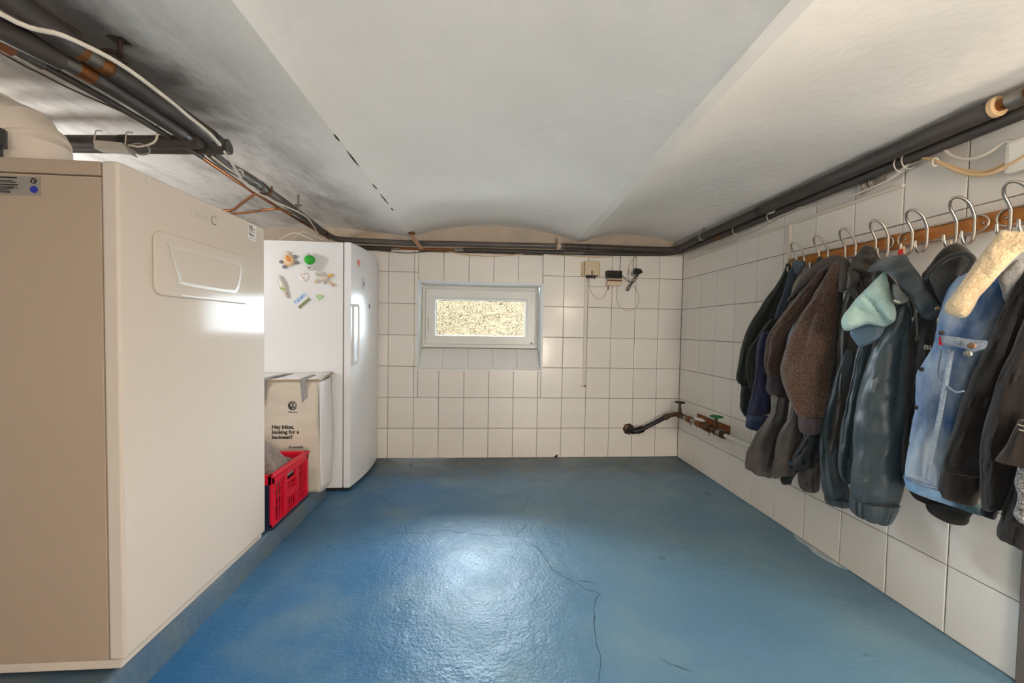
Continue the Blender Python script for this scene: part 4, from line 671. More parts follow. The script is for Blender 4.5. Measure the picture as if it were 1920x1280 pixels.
MB().box(-.893, -.884, 2.474, 3.056, .05, 1.562).build('door_seal', M_FSEAL, fr)
def door_x(y): t = (y-2.468)/.594; return -.843+.030*math.sin(PI*min(max(t, 0), 1))**.8+.006*t
ysd = [2.468+.594*i/24 for i in range(25)]
b = MB(); k = len(ysd); vs = []
for z in (.022, .03, 1.566, 1.575):
    ins = .006 if z in (.022, 1.575) else 0
    for y in ysd: vs.append((door_x(y)-ins, y, z))
for z in (.022, 1.575):
    for y in ysd: vs.append((-.884, y, z))
fs = []
for r_ in range(3):
    for i in range(k-1): fs.append((r_*k+i, r_*k+i+1, (r_+1)*k+i+1, (r_+1)*k+i))
for i in range(k-1):
    fs.append((4*k+i, 4*k+i+1, i+1, i)); fs.append((3*k+i, 3*k+i+1, 5*k+i+1, 5*k+i)); fs.append((4*k+i, 5*k+i, 5*k+i+1, 4*k+i+1))
for e in (0, k-1): fs.append((e, k+e, 2*k+e, 3*k+e, 5*k+e, 4*k+e))
b.add(vs, fs); fdoor = b.build('door', M_FRIDGE, fr, smooth=True, angle=28)
MB().box(-.900, -.850, 2.470, 2.50, .008, .024).box(-1.44, -.90, 2.475, 3.03, .006, .024).build('kick_plate', M_BLACKFOOT, fr)
for x in (-1.40, -.95):
    for y in (2.50, 3.02): MB().cyl((x, y, 0), (x, y, .014), .018, 10).build('foot', M_BLACKFOOT, fr)
b = MB()
b.tube([(-.812, 2.523, .812), (-.812, 2.523, 1.192)], .0075, 12); b.box(-.845, -.806, 2.500, 2.531, 1.176, 1.193); b.box(-.845, -.806, 2.500, 2.531, .812, .829)
b.build('handle', M_FRIDGE, fdoor, bevel=.002)
for z in (1.176, .810): MB().box(-.872, -.842, 2.4665, 2.469, z, z+.017).build('handle_plate', M_FRIDGE, fdoor)
MB().box(-.893, -.882, 2.470, 2.476, 1.51, 1.572).build('hinge', M_FSEAL, fr)
MB().box(door_x(2.985)-.001, door_x(2.985)+.0015, 2.955, 3.02, 1.392, 1.399).build('nameplate', M_CHROME, fdoor)

# fridge magnets, each a thing of its own
SY = 2.4635
def M_(n, c, r=.5, **k): return mat(n, srgb(*c), r, **k)
def put_ell(mb, c, r, n=10, rot=0):
    cx, cy, cz = c
    def f(u, v):
        a = 2*PI*u; t = PI*v; x = r[0]*math.sin(t)*math.cos(a); z = r[2]*math.cos(t); y = r[1]*math.sin(t)*math.sin(a)
        return Vector((cx+x*math.cos(rot)-z*math.sin(rot), cy+y, cz+x*math.sin(rot)+z*math.cos(rot)))
    mb.grid(f, n, 7, closed_u=True)
    return mb
t = empty('turtle_magnet', (-1.212, SY, 1.448), 'orange and cream shell turtle magnet with grey feet on the fridge side', 'magnet', 'magnets on the fridge side')
b = put_ell(MB(), (-1.212, SY-.008, 1.450), (.034, .013, .038)); b.build('shell', M_('shell_cream', (240, 214, 180), col2=srgb(214, 168, 120), nscale=90, contrast=.25), t, smooth=True)
b = MB()
for dx, dz in ((-.006, .022), (.002, .010), (.012, .012), (-.004, .004), (.008, -.004)): put_ell(b, (-1.212+dx, SY-.018, 1.450+dz), (.008, .006, .007), 8)
b.build('spots', M_('shell_orange', (224, 138, 60)), t, smooth=True)
b = put_ell(MB(), (-1.222, SY-.006, 1.492), (.016, .008, .015), 8); b.build('head', M_('shell_tan', (214, 200, 190)), t, smooth=True)
for dx, dz in ((.034, .026), (.042, -.010), (-.046, -.008), (-.028, -.038)): put_ell(MB(), (-1.212+dx, SY-.005, 1.448+dz), (.015, .006, .011), 8).build('foot', M_('turtle_grey', (132, 130, 136)), t, smooth=True)
t = empty('green_ball_magnet', (-1.076, SY, 1.44), 'bright green ball figure magnet with white face on the fridge side', 'magnet', 'magnets on the fridge side')
b = MB(); put_ell(b, (-1.076, SY-.036, 1.452), (.030, .030, .030), 16); b.build('ball', M_('green_fuzz', (70, 190, 40), .8, col2=srgb(30, 150, 70), nscale=120, contrast=.3, bump=.8, bscale=220, bdist=.004), t, smooth=True)
b = put_ell(MB(), (-1.074, SY-.026, 1.408), (.024, .022, .020), 12); b.build('head', M_('figure_white', (220, 218, 220)), t, smooth=True)
b = put_ell(put_ell(MB(), (-1.074, SY-.047, 1.402), (.006, .004, .004), 8), (-1.083, SY-.044, 1.408), (.003, .003, .003), 6); put_ell(b, (-1.066, SY-.045, 1.408), (.003, .003, .003), 6); b.build('face', M_INK, t, smooth=True)
b = put_ell(put_ell(MB(), (-1.092, SY-.014, 1.485), (.018, .008, .012), 8), (-1.066, SY-.014, 1.486), (.014, .008, .010), 8); b.build('bow', M_('figure_bow', (216, 208, 214)), t, smooth=True)
t = empty('round_pin_magnet', (-1.126, SY, 1.355), 'round white button magnet with tiny print on the fridge side', 'magnet', 'magnets on the fridge side')
MB().lathe([(0, 0), (.032, 0), (.032, .003), (.026, .009), (.012, .012), (0, .0125)], (-1.126, SY+.002, 1.355), (0, -1, 0), 24).build('button', M_('pin_white', (238, 236, 236), .25), t, smooth=True, angle=40)
b = MB()
for dx, dz, w in ((-.014, .012, .016), (.006, .014, .008), (-.018, .002, .014), (-.012, -.010, .020), (0, -.018, .005)): b.box(-1.126+dx, -1.126+dx+w, SY-.013, SY-.0105, 1.355+dz, 1.355+dz+.003)
b.build('print', M_('pin_print', (170, 130, 120)), t)
t = empty('shell_magnet', (-1.247, SY, 1.289), 'long pearly shell magnet with a green bow on the fridge side', 'magnet', 'magnets on the fridge side')
put_ell(MB(), (-1.250, SY-.008, 1.300), (.019, .011, .062), 12, math.radians(20)).build('shell', M_('pearl', (214, 206, 200), .18), t, smooth=True)
put_ell(MB(), (-1.230, SY-.008, 1.245), (.012, .009, .030), 10, math.radians(28)).build('tail', M_('pearl_tan', (208, 188, 172), .3), t, smooth=True)
put_ell(put_ell(MB(), (-1.252, SY-.018, 1.277), (.010, .005, .006), 8), (-1.238, SY-.018, 1.272), (.010, .005, .006), 8).build('bow', M_('bow_green', (160, 190, 110)), t, smooth=True)
t = empty('lizard_magnet', (-1.001, SY, 1.345), 'beige glass-stone lizard magnet with an orange foot on the fridge side', 'magnet', 'magnets on the fridge side')
b = put_ell(MB(), (-1.004, SY-.008, 1.345), (.030, .010, .018), 10, .3); b.build('body', M_('stone_beige', (206, 196, 184), .3), t, smooth=True)
for dx, dz, c in ((.036, .020, (232, 176, 84)), (.048, -.034, (214, 188, 164)), (-.046, .022, (206, 208, 192)), (-.050, -.020, (206, 186, 164)), (-.012, .028, (204, 198, 202)), (.004, -.022, (176, 178, 176))):
    b = put_ell(MB(), (-1.001+dx, SY-.006, 1.345+dz), (.015, .007, .011), 8, math.atan2(dz, dx)); b.tube([(-1.001+dx*.2, SY-.006, 1.345+dz*.2), (-1.001+dx, SY-.006, 1.345+dz)], .005, 6); b.build('foot', M_('stone_%d' % int(dx*1000), c, .3), t, smooth=True)
t = empty('postcard_magnet', (-1.136, SY, 1.203), 'tilted rectangular landscape magnet, blue above green, on the fridge side', 'magnet', 'magnets on the fridge side')
ca, sa = math.cos(math.radians(42)), math.sin(math.radians(42))
def card(u0, u1, v0, v1, d): b = MB(); b.prism([(u0, v0), (u1, v0), (u1, v1), (u0, v1)], (-1.136, SY+.001, 1.203), (ca, 0, sa), (-sa, 0, ca), (0, -d, 0)); return b
card(-.044, .044, -.030, .030, .005).build('card', M_('card_white', (228, 232, 236), .3), t)
card(-.043, .043, .006, .029, .0056).build('sky', M_('card_blue', (50, 120, 205), .3, col2=srgb(210, 226, 240), nscale=70, contrast=.3), t)
card(-.043, .043, -.029, -.010, .0056).build('meadow', M_('card_green', (150, 158, 110), .3, col2=srgb(110, 116, 92), nscale=90, contrast=.4), t)
def heart(r, n=26): return [(r*.062*16*math.sin(a)**3, r*.062*(13*math.cos(a)-5*math.cos(2*a)-2*math.cos(3*a)-math.cos(4*a))) for a in [2*PI*i/n for i in range(n)]]
hm = MB().prism(heart(.021), (-1.033, SY+.002, 1.230), (1, 0, 0), (0, 0, 1), (0, -.007, 0)).build('green_heart_magnet', M_('heart_green', (176, 204, 154), .4), bevel=.002)
tag(hm, 'small pale green heart magnet on the fridge side', 'magnet', 'magnets on the fridge side')
hx = door_x(2.556)
hm = MB().prism(heart(.022), (hx-.001, 2.556, 1.462), (0, .9, 0), (0, 0, 1.15), (.005, 0, 0)).build('pink_heart_magnet', M_('heart_pink', (226, 134, 122), .4), bevel=.001)
tag(hm, 'small salmon pink heart magnet on the fridge door', 'magnet')
t = empty('portrait_magnet', (door_x(2.633), 2.633, 1.336), 'small grey picture magnet on the fridge door', 'magnet'); hx = door_x(2.633)
MB().prism([(-.026, -.040), (.026, -.036), (.022, .040), (-.030, .036)], (hx-.001, 2.633, 1.336), (0, 1, 0), (0, 0, 1), (.003, 0, 0)).build('card', M_('card_grey', (166, 176, 190), .4, col2=srgb(200, 204, 210), nscale=60), t)
b = put_ell(MB(), (hx+.001, 2.636, 1.335), (.003, .013, .016), 8); b.build('picture', M_('card_ink', (70, 76, 86)), t, smooth=True)
b = put_ell(MB(), (door_x(2.739)+.002, 2.739, 1.193), (.005, .010, .018), 10); t = b.build('oval_magnet', M_('oval_dark', (120, 122, 126), .3), smooth=True)
tag(t, 'tiny grey oval magnet beside the fridge handle', 'magnet')

# ------------------------------------------------------------------ cardboard carton in front of the fridge
M_CARD = mat('white_cardboard', srgb(208, 201, 188), .8, col2=srgb(198, 190, 176), nscale=4, bump=.25, bscale=30, bdist=.004, stretch=(1, 1, 5))
M_CARDW = mat('white_cardboard_side', srgb(232, 230, 232), .7, bump=.1, bscale=10, bdist=.004)
M_CARDB = mat('raw_cardboard_edge', srgb(178, 152, 118), .9)
M_TAPE = mat('grey_duct_tape', srgb(150, 150, 150), .42, bump=.3, bscale=40, bdist=.003)
car = empty('cardboard_box', (-1.19, 2.36, .07), 'white cardboard carton with black print and grey tape, behind the red crate', 'box')
CY0 = 2.268
def cfront(u, v):
    x = -1.46+(1.46-.955)*u; z = .072+.660*v
    y = CY0+.022*(1-v)+.010*math.sin(u*7+1)*math.sin(v*6)*math.sin(PI*v)-.014*math.sin(PI*v)*math.exp(-((v-.55)/.18)**2)*math.exp(-((u-.55)/.3)**2)
    if v > .93: y += .03*(v-.93)/.07*.35
    return Vector((x, y, z))
b = MB(); b.grid(cfront, 22, 30); b.build('front_panel', M_CARD, car, smooth=True, solid=.004)
def cside(u, v):
    y = 2.292-.022*v+(.168-.02*(1-v))*u; x = -.953+.012*math.sin(v*3.2)*u+.006*math.sin(PI*u)
    return Vector((x, y, .070+.655*v+.012*u*v))
b = MB(); b.grid(cside, 10, 20); sd = b.build('side_panel', M_CARDW, car, smooth=True, solid=.004)
b = MB()
for (y, z, w) in ((2.38, .545, .006), (2.405, .550, .002), (2.37, .520, .002), (2.40, .523, .003)): b.box(-.9465, -.942, y, y+.02, z, z+w)
b.build('print', M_INK, sd)
MB().grid(lambda u, v: Vector((-1.46+.507*u, 2.455-.01*(1-v), .072+.66*v)), 4, 4).build('back_panel', M_CARD, car, solid=.004)
def ctop(u, v):
    return Vector((-1.46+.515*u, 2.272+.185*v, .732+.008*v+.010*u*v+.004*math.sin(u*9)))
b = MB(); b.grid(ctop, 16, 8); b.build('top_flap', M_CARD, car, smooth=True, solid=.005)
b = MB(); b.grid(lambda u, v: Vector((-1.46+.512*u, 2.266+.19*v, .7385+.010*v+.012*u*v+.003*math.sin(u*7+1))), 16, 6); b.build('top_flap', M_CARDW, car, smooth=True, solid=.004)
MB().tube([(-1.46, 2.262, .7375), (-1.2, 2.262, .736), (-.95, 2.262, .741), (-.945, 2.36, .747), (-.945, 2.455, .757)], .0026, 6).build('flap_edge', M_CARDB, car)
def tape(pts, w0, w1, name='tape'):
    P_ = spline([Vector(p) for p in pts], 5); k_ = len(P_); vs = []
    for i, p in enumerate(P_):
        w = (w0+(w1-w0)*i/(k_-1))/2; vs += [p+Vector((-w, 0, 0)), p+Vector((w, 0, 0))]
    mb = MB(); mb.add(vs, [(2*i, 2*i+1, 2*i+3, 2*i+2) for i in range(k_-1)]); return mb.build(name, M_TAPE, car, smooth=True, solid=.0012)
tape([(-1.02, 2.43, .7565), (-1.03, 2.33, .751), (-1.037, 2.266, .744), (-1.037, 2.258, .73), (-1.035, 2.263, .70), (-1.031, 2.268, .604)], .036, .033)
tape([(-1.20, 2.43, .7535), (-1.235, 2.31, .748), (-1.25, 2.263, .742), (-1.252, 2.257, .725), (-1.258, 2.262, .69), (-1.272, 2.268, .59)], .055, .030)
def front_y(x, z):
    u = (x+1.46)/.505; v = (z-.072)/.66; return cfront(u, v).y-.0026
def print_on_front(body, size, x, z, bold=.0003, squash=1.0):
    o = text_mesh(body, size, 'lettering', M_INK, car, (x, 0, z), (1, 0, 0), (0, 0, 1), (0, -1, 0), bold=bold, squash=squash)
    for v in o.data.vertices: v.co.y += front_y(v.co.x, v.co.z)
    return o
print_on_front('Hey bikes,', .0300, -1.214, .4545, .0008, .98); print_on_front('looking for a', .0300, -1.212, .4255, .0008, .96); print_on_front('backseat?', .0300, -1.212, .3965, .0008, .98)
print_on_front('Premium', .0210, -1.122, .338, .0003); print_on_front('Volkswagen', .0115, -1.129, .5465, .0002, 1.05)
b = MB(); cx_, cz2 = -1.100, .587; R0 = .0265; NN = 36
circ = lambda r: [(r*math.cos(2*PI*i/NN), r*math.sin(2*PI*i/NN)) for i in range(NN)]
O_ = (cx_, front_y(cx_, cz2)-.0012, cz2)
b.ring(circ(R0), circ(R0*.93), O_, (1, 0, 0), (0, 0, 1), (0, .002, 0)); b.ring(circ(R0*.86), circ(R0*.76), O_, (1, 0, 0), (0, 0, 1), (0, .002, 0))
def stroke(p, q, w):
    d = Vector((q[0]-p[0], q[1]-p[1])).normalized(); n_ = Vector((-d.y, d.x))*w/2
    b.prism([(p[0]-n_.x, p[1]-n_.y), (q[0]-n_.x, q[1]-n_.y), (q[0]+n_.x, q[1]+n_.y), (p[0]+n_.x, p[1]+n_.y)], O_, (1, 0, 0), (0, 0, 1), (0, .002, 0))
r = R0
for p, q in (((-.36, .72), (0, .08)), ((.36, .72), (0, .08)), ((-.74, .36), (-.36, -.70)), ((-.36, -.70), (0, -.02)), ((.74, .36), (.36, -.70)), ((.36, -.70), (0, -.02))): stroke((p[0]*r, p[1]*r), (q[0]*r, q[1]*r), .0042)
b.build('emblem', M_INK, car)

# ------------------------------------------------------------------ red folding crate with a fleece in it
M_CRED = mat('red_crate_plastic', srgb(214, 22, 50), .35)
M_CNAVY = mat('navy_crate_plastic', srgb(30, 36, 62), .4)
cr = empty('folding_crate', (-1.16, 2.03, .07), 'red plastic folding crate with dark blue ends holding a fleece', 'crate')
cz = .078; ct = .343; cx1 = -.986; cx0 = -1.34; y0, y1 = 1.845, 2.212
b = MB(); b.box(cx0, cx1-.008, y0+.004, y1-.004, cz-.006, cz+.014); b.box(cx0-.002, cx1+.002, y0-.002, y1+.002, cz+.002, cz+.016); b.build('base', M_CNAVY, cr, bevel=.004)
b = MB()
for xx, w in ((cx1, 1), (cx0, -1)):
    b.box(min(xx, xx-w*.022), max(xx, xx-w*.022), y0-.004, y1+.004, ct-.046, ct)
b.box(cx0, cx1, y0-.004, y0+.020, ct-.046, ct); b.box(cx0, cx1, y1-.020, y1+.004, ct-.046, ct)
b.box(cx1-.004, cx1+.008, y0-.006, y1+.006, ct-.012, ct); b.build('rim', M_CRED, cr, bevel=.004)
def crate_side(xx, w):
    b = MB(); z0, z1 = cz+.016, ct-.044; x0_, x1_ = min(xx-w*.004, xx-w*.014), max(xx-w*.004, xx-w*.014)
    for a, c in ((y0, y0+.020), (y0+.112, y0+.138), (y1-.138, y1-.112), (y1-.020, y1)): b.box(x0_, x1_+.003*max(w, 0), a, c, z0, z1)
    b.box(x0_, x1_, y0, y1, z0, z0+.012)
    for a, c, top in ((y0+.020, y0+.112, z1), (y0+.138, y1-.138, z1-.040), (y1-.112, y1-.020, z1)):
        for i in range(1, 4): q = a+(c-a)*i/4; b.box(x0_+.002, x1_-.002, q-.0022, q+.0022, z0, top)
        for i in range(1, 5): q = z0+(top-z0)*i/5; b.box(x0_+.002, x1_-.002, a, c, q-.0022, q+.0022)
    b.box(x0_, x1_+.002, y0+.138, y1-.138, z1-.046, z1-.036); b.box(x0_, x1_, y0+.138, y1-.138, z0+.075, z0+.115)
    return b.build('side_panel', M_CRED, cr)
crate_side(cx1, 1); crate_side(cx0, -1)
for yy in (y0+.002, y1-.014): 
    b = MB(); b.box(cx0+.012, cx1-.016, yy, yy+.012, cz+.014, ct-.044); b.box(cx0+.004, cx0+.03, yy-.002, yy+.014, cz+.012, ct-.045); b.box(cx1-.034, cx1-.010, yy-.002, yy+.014, cz+.012, ct-.045)
    b.build('end_panel', M_CNAVY, cr, bevel=.003)
M_FLEECE = mat('grey_fleece', srgb(134, 116, 106), .95, col2=srgb(98, 84, 78), nscale=55, ndetail=4, contrast=.4, bump=.8, bscale=260, bdist=.004, sheen=.4)
def fleece(u, v):
    x = -1.315+.310*u; y = 1.868+.322*v
    e = (math.sin(PI*u)**.5)*(math.sin(PI*min(1, v*.98+.02))**.30)
    ridge = .30*math.exp(-((v-.18)/.42)**2)*(.75+.25*math.sin(u*4+.5))
    z = .272+e*(.062+ridge)+.016*math.sin(v*16+u*7+2*noise.noise(Vector((u*3, v*3, 0))))*e+.012*noise.noise(Vector((u*7, v*7, 1)))*e
    return Vector((x+.02*noise.noise(Vector((u*4, v*4, 3)))*e, y, z))
b = MB(); b.grid(fleece, 40, 46)
tag(b.build('fleece_blanket', M_FLEECE, smooth=True, solid=.006), 'crumpled grey-brown fleece heaped in the red crate', 'blanket')
M_GREENC = mat('green_cloth', srgb(24, 120, 82), .8, bump=.4, bscale=60, bdist=.004)
b = MB(); b.grid(lambda u, v: Vector((-1.24+.22*u, 1.93+.19*v, .185+.085*math.sin(PI*u)**.4*math.sin(PI*v)**.5+.006*math.sin(u*20+v*9))), 18, 18)
tag(b.build('green_cloth', M_GREENC, smooth=True, solid=.004), 'green cloth showing through the grip hole of the red crate', 'cloth')

# ------------------------------------------------------------------ pipes under the ceiling
M_PIPEBLK = mat('black_pipe_lagging', srgb(52, 48, 46), .42, col2=srgb(74, 66, 60), nscale=7, contrast=.5, bump=.1, bscale=20, bdist=.003, rvar=.15)
M_PIPEGRY = mat('grey_plastic_pipe', srgb(98, 92, 86), .40, col2=srgb(80, 74, 70), nscale=5, contrast=.5)
M_COPPER = mat('tarnished_copper', srgb(176, 112, 62), .38, metal=.85, col2=srgb(120, 82, 56), nscale=18)
M_RUST = mat('rusty_iron', srgb(96, 62, 40), .7, metal=.4, col2=srgb(140, 84, 48), nscale=30)
M_STEEL = mat('galvanised_steel', srgb(168, 164, 158), .35, metal=.9, col2=srgb(120, 114, 108), nscale=25)
M_BLKTAPE = mat('black_tape', srgb(26, 26, 28), .35)
M_WCABLE = mat('white_cable', srgb(214, 206, 194), .5)
M_TCABLE = mat('cream_cable', srgb(214, 182, 140), .5)
M_BCABLE = mat('brown_wire', srgb(110, 92, 76), .6)
M_GCABLE = mat('grey_cable', srgb(150, 148, 144), .5)
def thing_tube(name, pts, r, m, label, cat, n=12, sm=6, group=None):
    o = MB().tube(pts, r, n, smooth_n=sm).build(name, m, smooth=True, angle=50); return tag(o, label, cat, group)
def band(pts_a, pts_b, r, m, parent, name='band', n=16):
    return MB().tube([pts_a, pts_b], r, n).build(name, m, parent, smooth=True, angle=40)

# bundle on the left: two lagged pipes that turn off above the boiler
pA = empty('heating_pipe', (-1.02, 1.3, 1.735), 'thick dark lagged pipe nearest the ceiling beam, turning left over the boiler', 'pipe', 'lagged pipes at the upper left')
Y_A, Y_B = 1.56, 1.468
MB().tube([(-1.04, -.6, 1.735), (-1.035, .5, 1.735), (-1.032, 1.045, 1.735)], .030, 16).build('lagging', M_PIPEBLK, pA, smooth=True, angle=50)
MB().tube([(-1.026, 1.125, 1.735), (-1.015, 1.33, 1.735), (-1.015, Y_A-.035, 1.733), (-1.022, Y_A-.008, 1.729), (-1.05, Y_A, 1.726), (-1.8, Y_A, 1.700)], .027, 16, smooth_n=4).build('lagging', M_PIPEBLK, pA, smooth=True, angle=50)
band((-1.032, 1.045, 1.735), (-1.030, 1.066, 1.735), .026, M_COPPER, pA, 'copper_end'); band((-1.030, 1.064, 1.735), (-1.028, 1.102, 1.735), .022, M_STEEL, pA, 'coupling'); band((-1.028, 1.100, 1.735), (-1.026, 1.128, 1.735), .0245, M_COPPER, pA, 'copper_end')
band((-1.014, 1.485, 1.734), (-1.014, 1.500, 1.734), .0282, M_BLKTAPE, pA, 'tape_band')
pB = empty('heating_pipe', (-1.07, 1.3, 1.712), 'dark lagged pipe in the middle of the bundle, turning left over the boiler', 'pipe', 'lagged pipes at the upper left')
MB().tube([(-1.125, -.6, 1.712), (-1.12, .5, 1.712), (-1.112, .96, 1.712), (-1.082, 1.066, 1.712)], .027, 16).build('lagging', M_PIPEBLK, pB, smooth=True, angle=50)
MB().tube([(-1.066, 1.125, 1.712), (-1.061, 1.25, 1.712), (-1.056, Y_B-.03, 1.706), (-1.062, Y_B-.006, 1.703), (-1.088, Y_B, 1.698), (-1.8, Y_B, 1.664)], .0225, 16, smooth_n=4).build('lagging', M_PIPEBLK, pB, smooth=True, angle=50)
band((-1.082, 1.066, 1.712), (-1.074, 1.096, 1.712), .0215, M_STEEL, pB, 'coupling'); band((-1.074, 1.095, 1.712), (-1.066, 1.128, 1.712), .0225, M_COPPER, pB, 'copper_end')
band((-1.27, Y_B, 1.6895), (-1.292, Y_B, 1.6885), .0238, M_BLKTAPE, pB, 'tape_band'); band((-1.057, 1.415, 1.7075), (-1.057, 1.430, 1.707), .0238, M_BLKTAPE, pB, 'tape_band')
pC = empty('heating_pipe', (-1.11, 1.3, 1.70), 'thin dark pipe at the lower edge of the bundle with a steel coupling', 'pipe', 'lagged pipes at the upper left')
MB().tube([(-1.165, -.6, 1.705), (-1.160, .5, 1.705), (-1.150, 1.00, 1.705)], .019, 14).build('lagging', M_PIPEBLK, pC, smooth=True, angle=50)
MB().tube([(-1.150, 1.00, 1.705), (-1.135, 1.10, 1.703), (-1.118, 1.24, 1.701), (-1.112, 1.40, 1.70), (-1.116, 1.60, 1.703)], .0095, 12, smooth_n=4).build('pipe', M_PIPEBLK, pC, smooth=True, angle=50)
band((-1.146, 1.025, 1.704), (-1.138, 1.078, 1.703), .0145, M_STEEL, pC, 'coupling'); band((-1.152, .985, 1.705), (-1.147, 1.022, 1.704), .0205, M_RUST, pC, 'end_sleeve')
thing_tube('heating_pipe', [(-1.072, -.6, 1.775), (-1.07, .3, 1.775), (-1.066, .95, 1.77), (-1.05, 1.07, 1.768)], .022, M_PIPEBLK, 'dark lagged pipe tucked behind the others against the ceiling', 'pipe', 14, 4, 'lagged pipes at the upper left')
M_OLDIRON = mat('old_black_iron', srgb(58, 46, 38), .6, metal=.3)
cl = empty('pipe_clamp', (-1.05, 1.12, 1.74), 'dark iron clamp behind the couplings of the upper left pipe bundle', 'clamp')
MB().tube([(-1.10, 1.116, 1.752), (-1.06, 1.116, 1.760), (-1.02, 1.116, 1.772), (-.985, 1.116, 1.765), (-.972, 1.116, 1.745)], .006, 8, smooth_n=5).build('strap', M_OLDIRON, cl, smooth=True)
MB().cyl((-.985, 1.116, 1.755), (-.985, 1.116, 1.810), .006, 10).box(-1.005, -.965, 1.10, 1.13, 1.800, 1.808).build('hanger', M_OLDIRON, cl)
thing_tube('white_cable', [(-1.03, .6, 1.70)]+T_cableW, .0056, M_WCABLE, 'white cable draped along the upper left pipe bundle', 'cable', 8)
thing_tube('thin_wire', [(-1.31, .7, 1.775)]+T_wire, .0028, M_BCABLE, 'thin brown wire pinned to the ceiling above the boiler', 'wire', 6)

# distribution box with cable loops hanging off the turned pipes
jb = empty('junction_box', (-1.30, 1.46, 1.65), 'small grey junction box hanging from the pipes above the boiler', 'junction box')
def jbp(px): return px
MB().prism([(-.058, -.016), (.036, -.018), (.060, -.028), (.030, .012), (-.058, .014)], (-1.283, 1.418, 1.655), (1, 0, -.02), (0, 0, 1), (0, .034, 0)).build('box', M_('junction_grey', (186, 182, 174), .6), jb, bevel=.003)
MB().tube([(-1.225, 1.425, 1.645), (-1.20, 1.425, 1.630), (-1.165, 1.42, 1.634), (-1.168, 1.42, 1.655), (-1.20, 1.42, 1.665), (-1.235, 1.425, 1.658)], .0028, 6, smooth_n=5).build('cable_loop', M_GCABLE, jb, smooth=True)
MB().tube([(-1.235, 1.425, 1.66), (-1.19, 1.42, 1.655), (-1.145, 1.42, 1.675), (-1.135, 1.42, 1.715), (-1.15, 1.44, 1.745), (-1.17, 1.48, 1.768)], .0035, 6, smooth_n=5).build('cable_loop', M_WCABLE, jb, smooth=True)
for x in (-1.345, -1.245): MB().tube([(x, 1.425, 1.662), (x-.012, 1.440, 1.685), (x-.016, 1.45, 1.715), (x-.012, 1.468, 1.722)], .002, 6, smooth_n=4).build('hanging_wire', M_WCABLE, jb, smooth=True)

# pipe that carries on along the left bay to the back wall, with a thin copper pipe beside it
pD = empty('supply_pipe', (-1.1, 2.2, 1.715), 'grey pipe along the left ceiling bay between boiler and fridge', 'pipe')
MB().tube([(-1.085, 1.60, 1.722)]+[(x, y, 1.718) for x, y, z in T_pipeD[1:7]]+[(-1.150, 2.955, 1.716)], .021, 14, smooth_n=4).build('pipe', M_PIPEGRY, pD, smooth=True, angle=50)
for a, c in (((-1.087, 1.865, 1.718), (-1.087, 1.89, 1.718)), ((-1.158, 2.84, 1.718), (-1.156, 2.86, 1.718))): band(a, c, .0225, M_BLKTAPE, pD, 'tape_band')
band((-1.089, 1.93, 1.718), (-1.093, 1.985, 1.718), .0235, M_PIPEGRY, pD, 'sleeve')
b = MB(); b.tube([(-1.083, 2.30, 1.70), (-1.083, 2.30, 1.80)], .006, 8); b.box(-1.10, -1.066, 2.292, 2.308, 1.738, 1.744); b.build('hanger', M_STEEL, pD)
b = MB(); b.tube([(-1.113, 1.98, 1.70), (-1.088, 1.99, 1.692), (-1.066, 1.99, 1.705), (-1.063, 1.99, 1.735)], .004, 8, smooth_n=4); b.build('clip', M_RUST, pD)
thing_tube('copper_pipe', [(-1.122, 1.585, 1.705)]+[(x-.012, y, 1.700) for x, y, z in T_copperC[1:]], .008, M_COPPER, 'thin copper pipe running beside the grey pipe towards the fridge', 'pipe', 10, 4)
thing_tube('copper_pipe', [(x, y, 1.688) for x, y, z in T_copT1]+[(-1.56, 2.29, 1.683)], .008, M_COPPER, 'bent copper pipe branching off above the far end of the boiler', 'pipe', 10, 4)
thing_tube('copper_pipe', [(-1.56, 2.31, 1.674)]+[(x, y, 1.674) for x, y, z in T_copT2], .0065, M_COPPER, 'straight thin copper branch below the bent one above the boiler', 'pipe', 10, 4)
thing_tube('white_cable', [(x, y, 1.686) for x, y, z in T_cabD], .0045, M_WCABLE, 'white cable tied along the grey left-hand pipe', 'cable', 8)
thing_tube('white_cable', T_cabD2, .004, M_WCABLE, 'short white cable loop round the near end of the grey left-hand pipe', 'cable', 8)
thing_tube('white_cable', T_cabF, .0055, M_WCABLE, 'white cable arching behind the fridge top', 'cable', 8)
thing_tube('white_cable', T_cabF2, .0045, M_WCABLE, 'second white cable tangled behind the fridge top', 'cable', 8)

# pipes along the back wall
pE = empty('supply_pipe', (0, 3.02, 1.71), 'upper grey pipe along the top of the back wall', 'pipe', 'pipes along the back wall')
MB().tube([(-1.150, 2.955, 1.716), (-1.140, 2.995, 1.714), (-1.10, 3.018, 1.712), (-1.0, 3.022, 1.708), (-.6, 3.022, 1.703), (0, 3.022, 1.711), (.62, 3.022, 1.716)], .021, 14, smooth_n=4).build('pipe', M_PIPEGRY, pE, smooth=True, angle=50)
MB().tube([(.62, 3.022, 1.716), (.80, 3.022, 1.716), (1.15, 3.022, 1.714), (1.42, 3.020, 1.713), (1.49, 3.012, 1.714), (1.528, 2.985, 1.716), (1.541, 2.93, 1.720)], .024, 14, smooth_n=4).build('lagging', M_PIPEBLK, pE, smooth=True, angle=50)
band((.56, 3.022, 1.7155), (.59, 3.022, 1.716), .026, M_PLASTER, pE, 'clamp'); band((.80, 3.022, 1.716), (.822, 3.022, 1.716), .0252, M_BLKTAPE, pE, 'tape_band')
MB().box(.565, .585, 3.0, 3.07, 1.735, 1.775).build('clamp_bracket', M_PLASTER, pE)
pF = empty('supply_pipe', (0, 3.05, 1.67), 'lower dark pipe along the top of the back wall', 'pipe', 'pipes along the back wall')
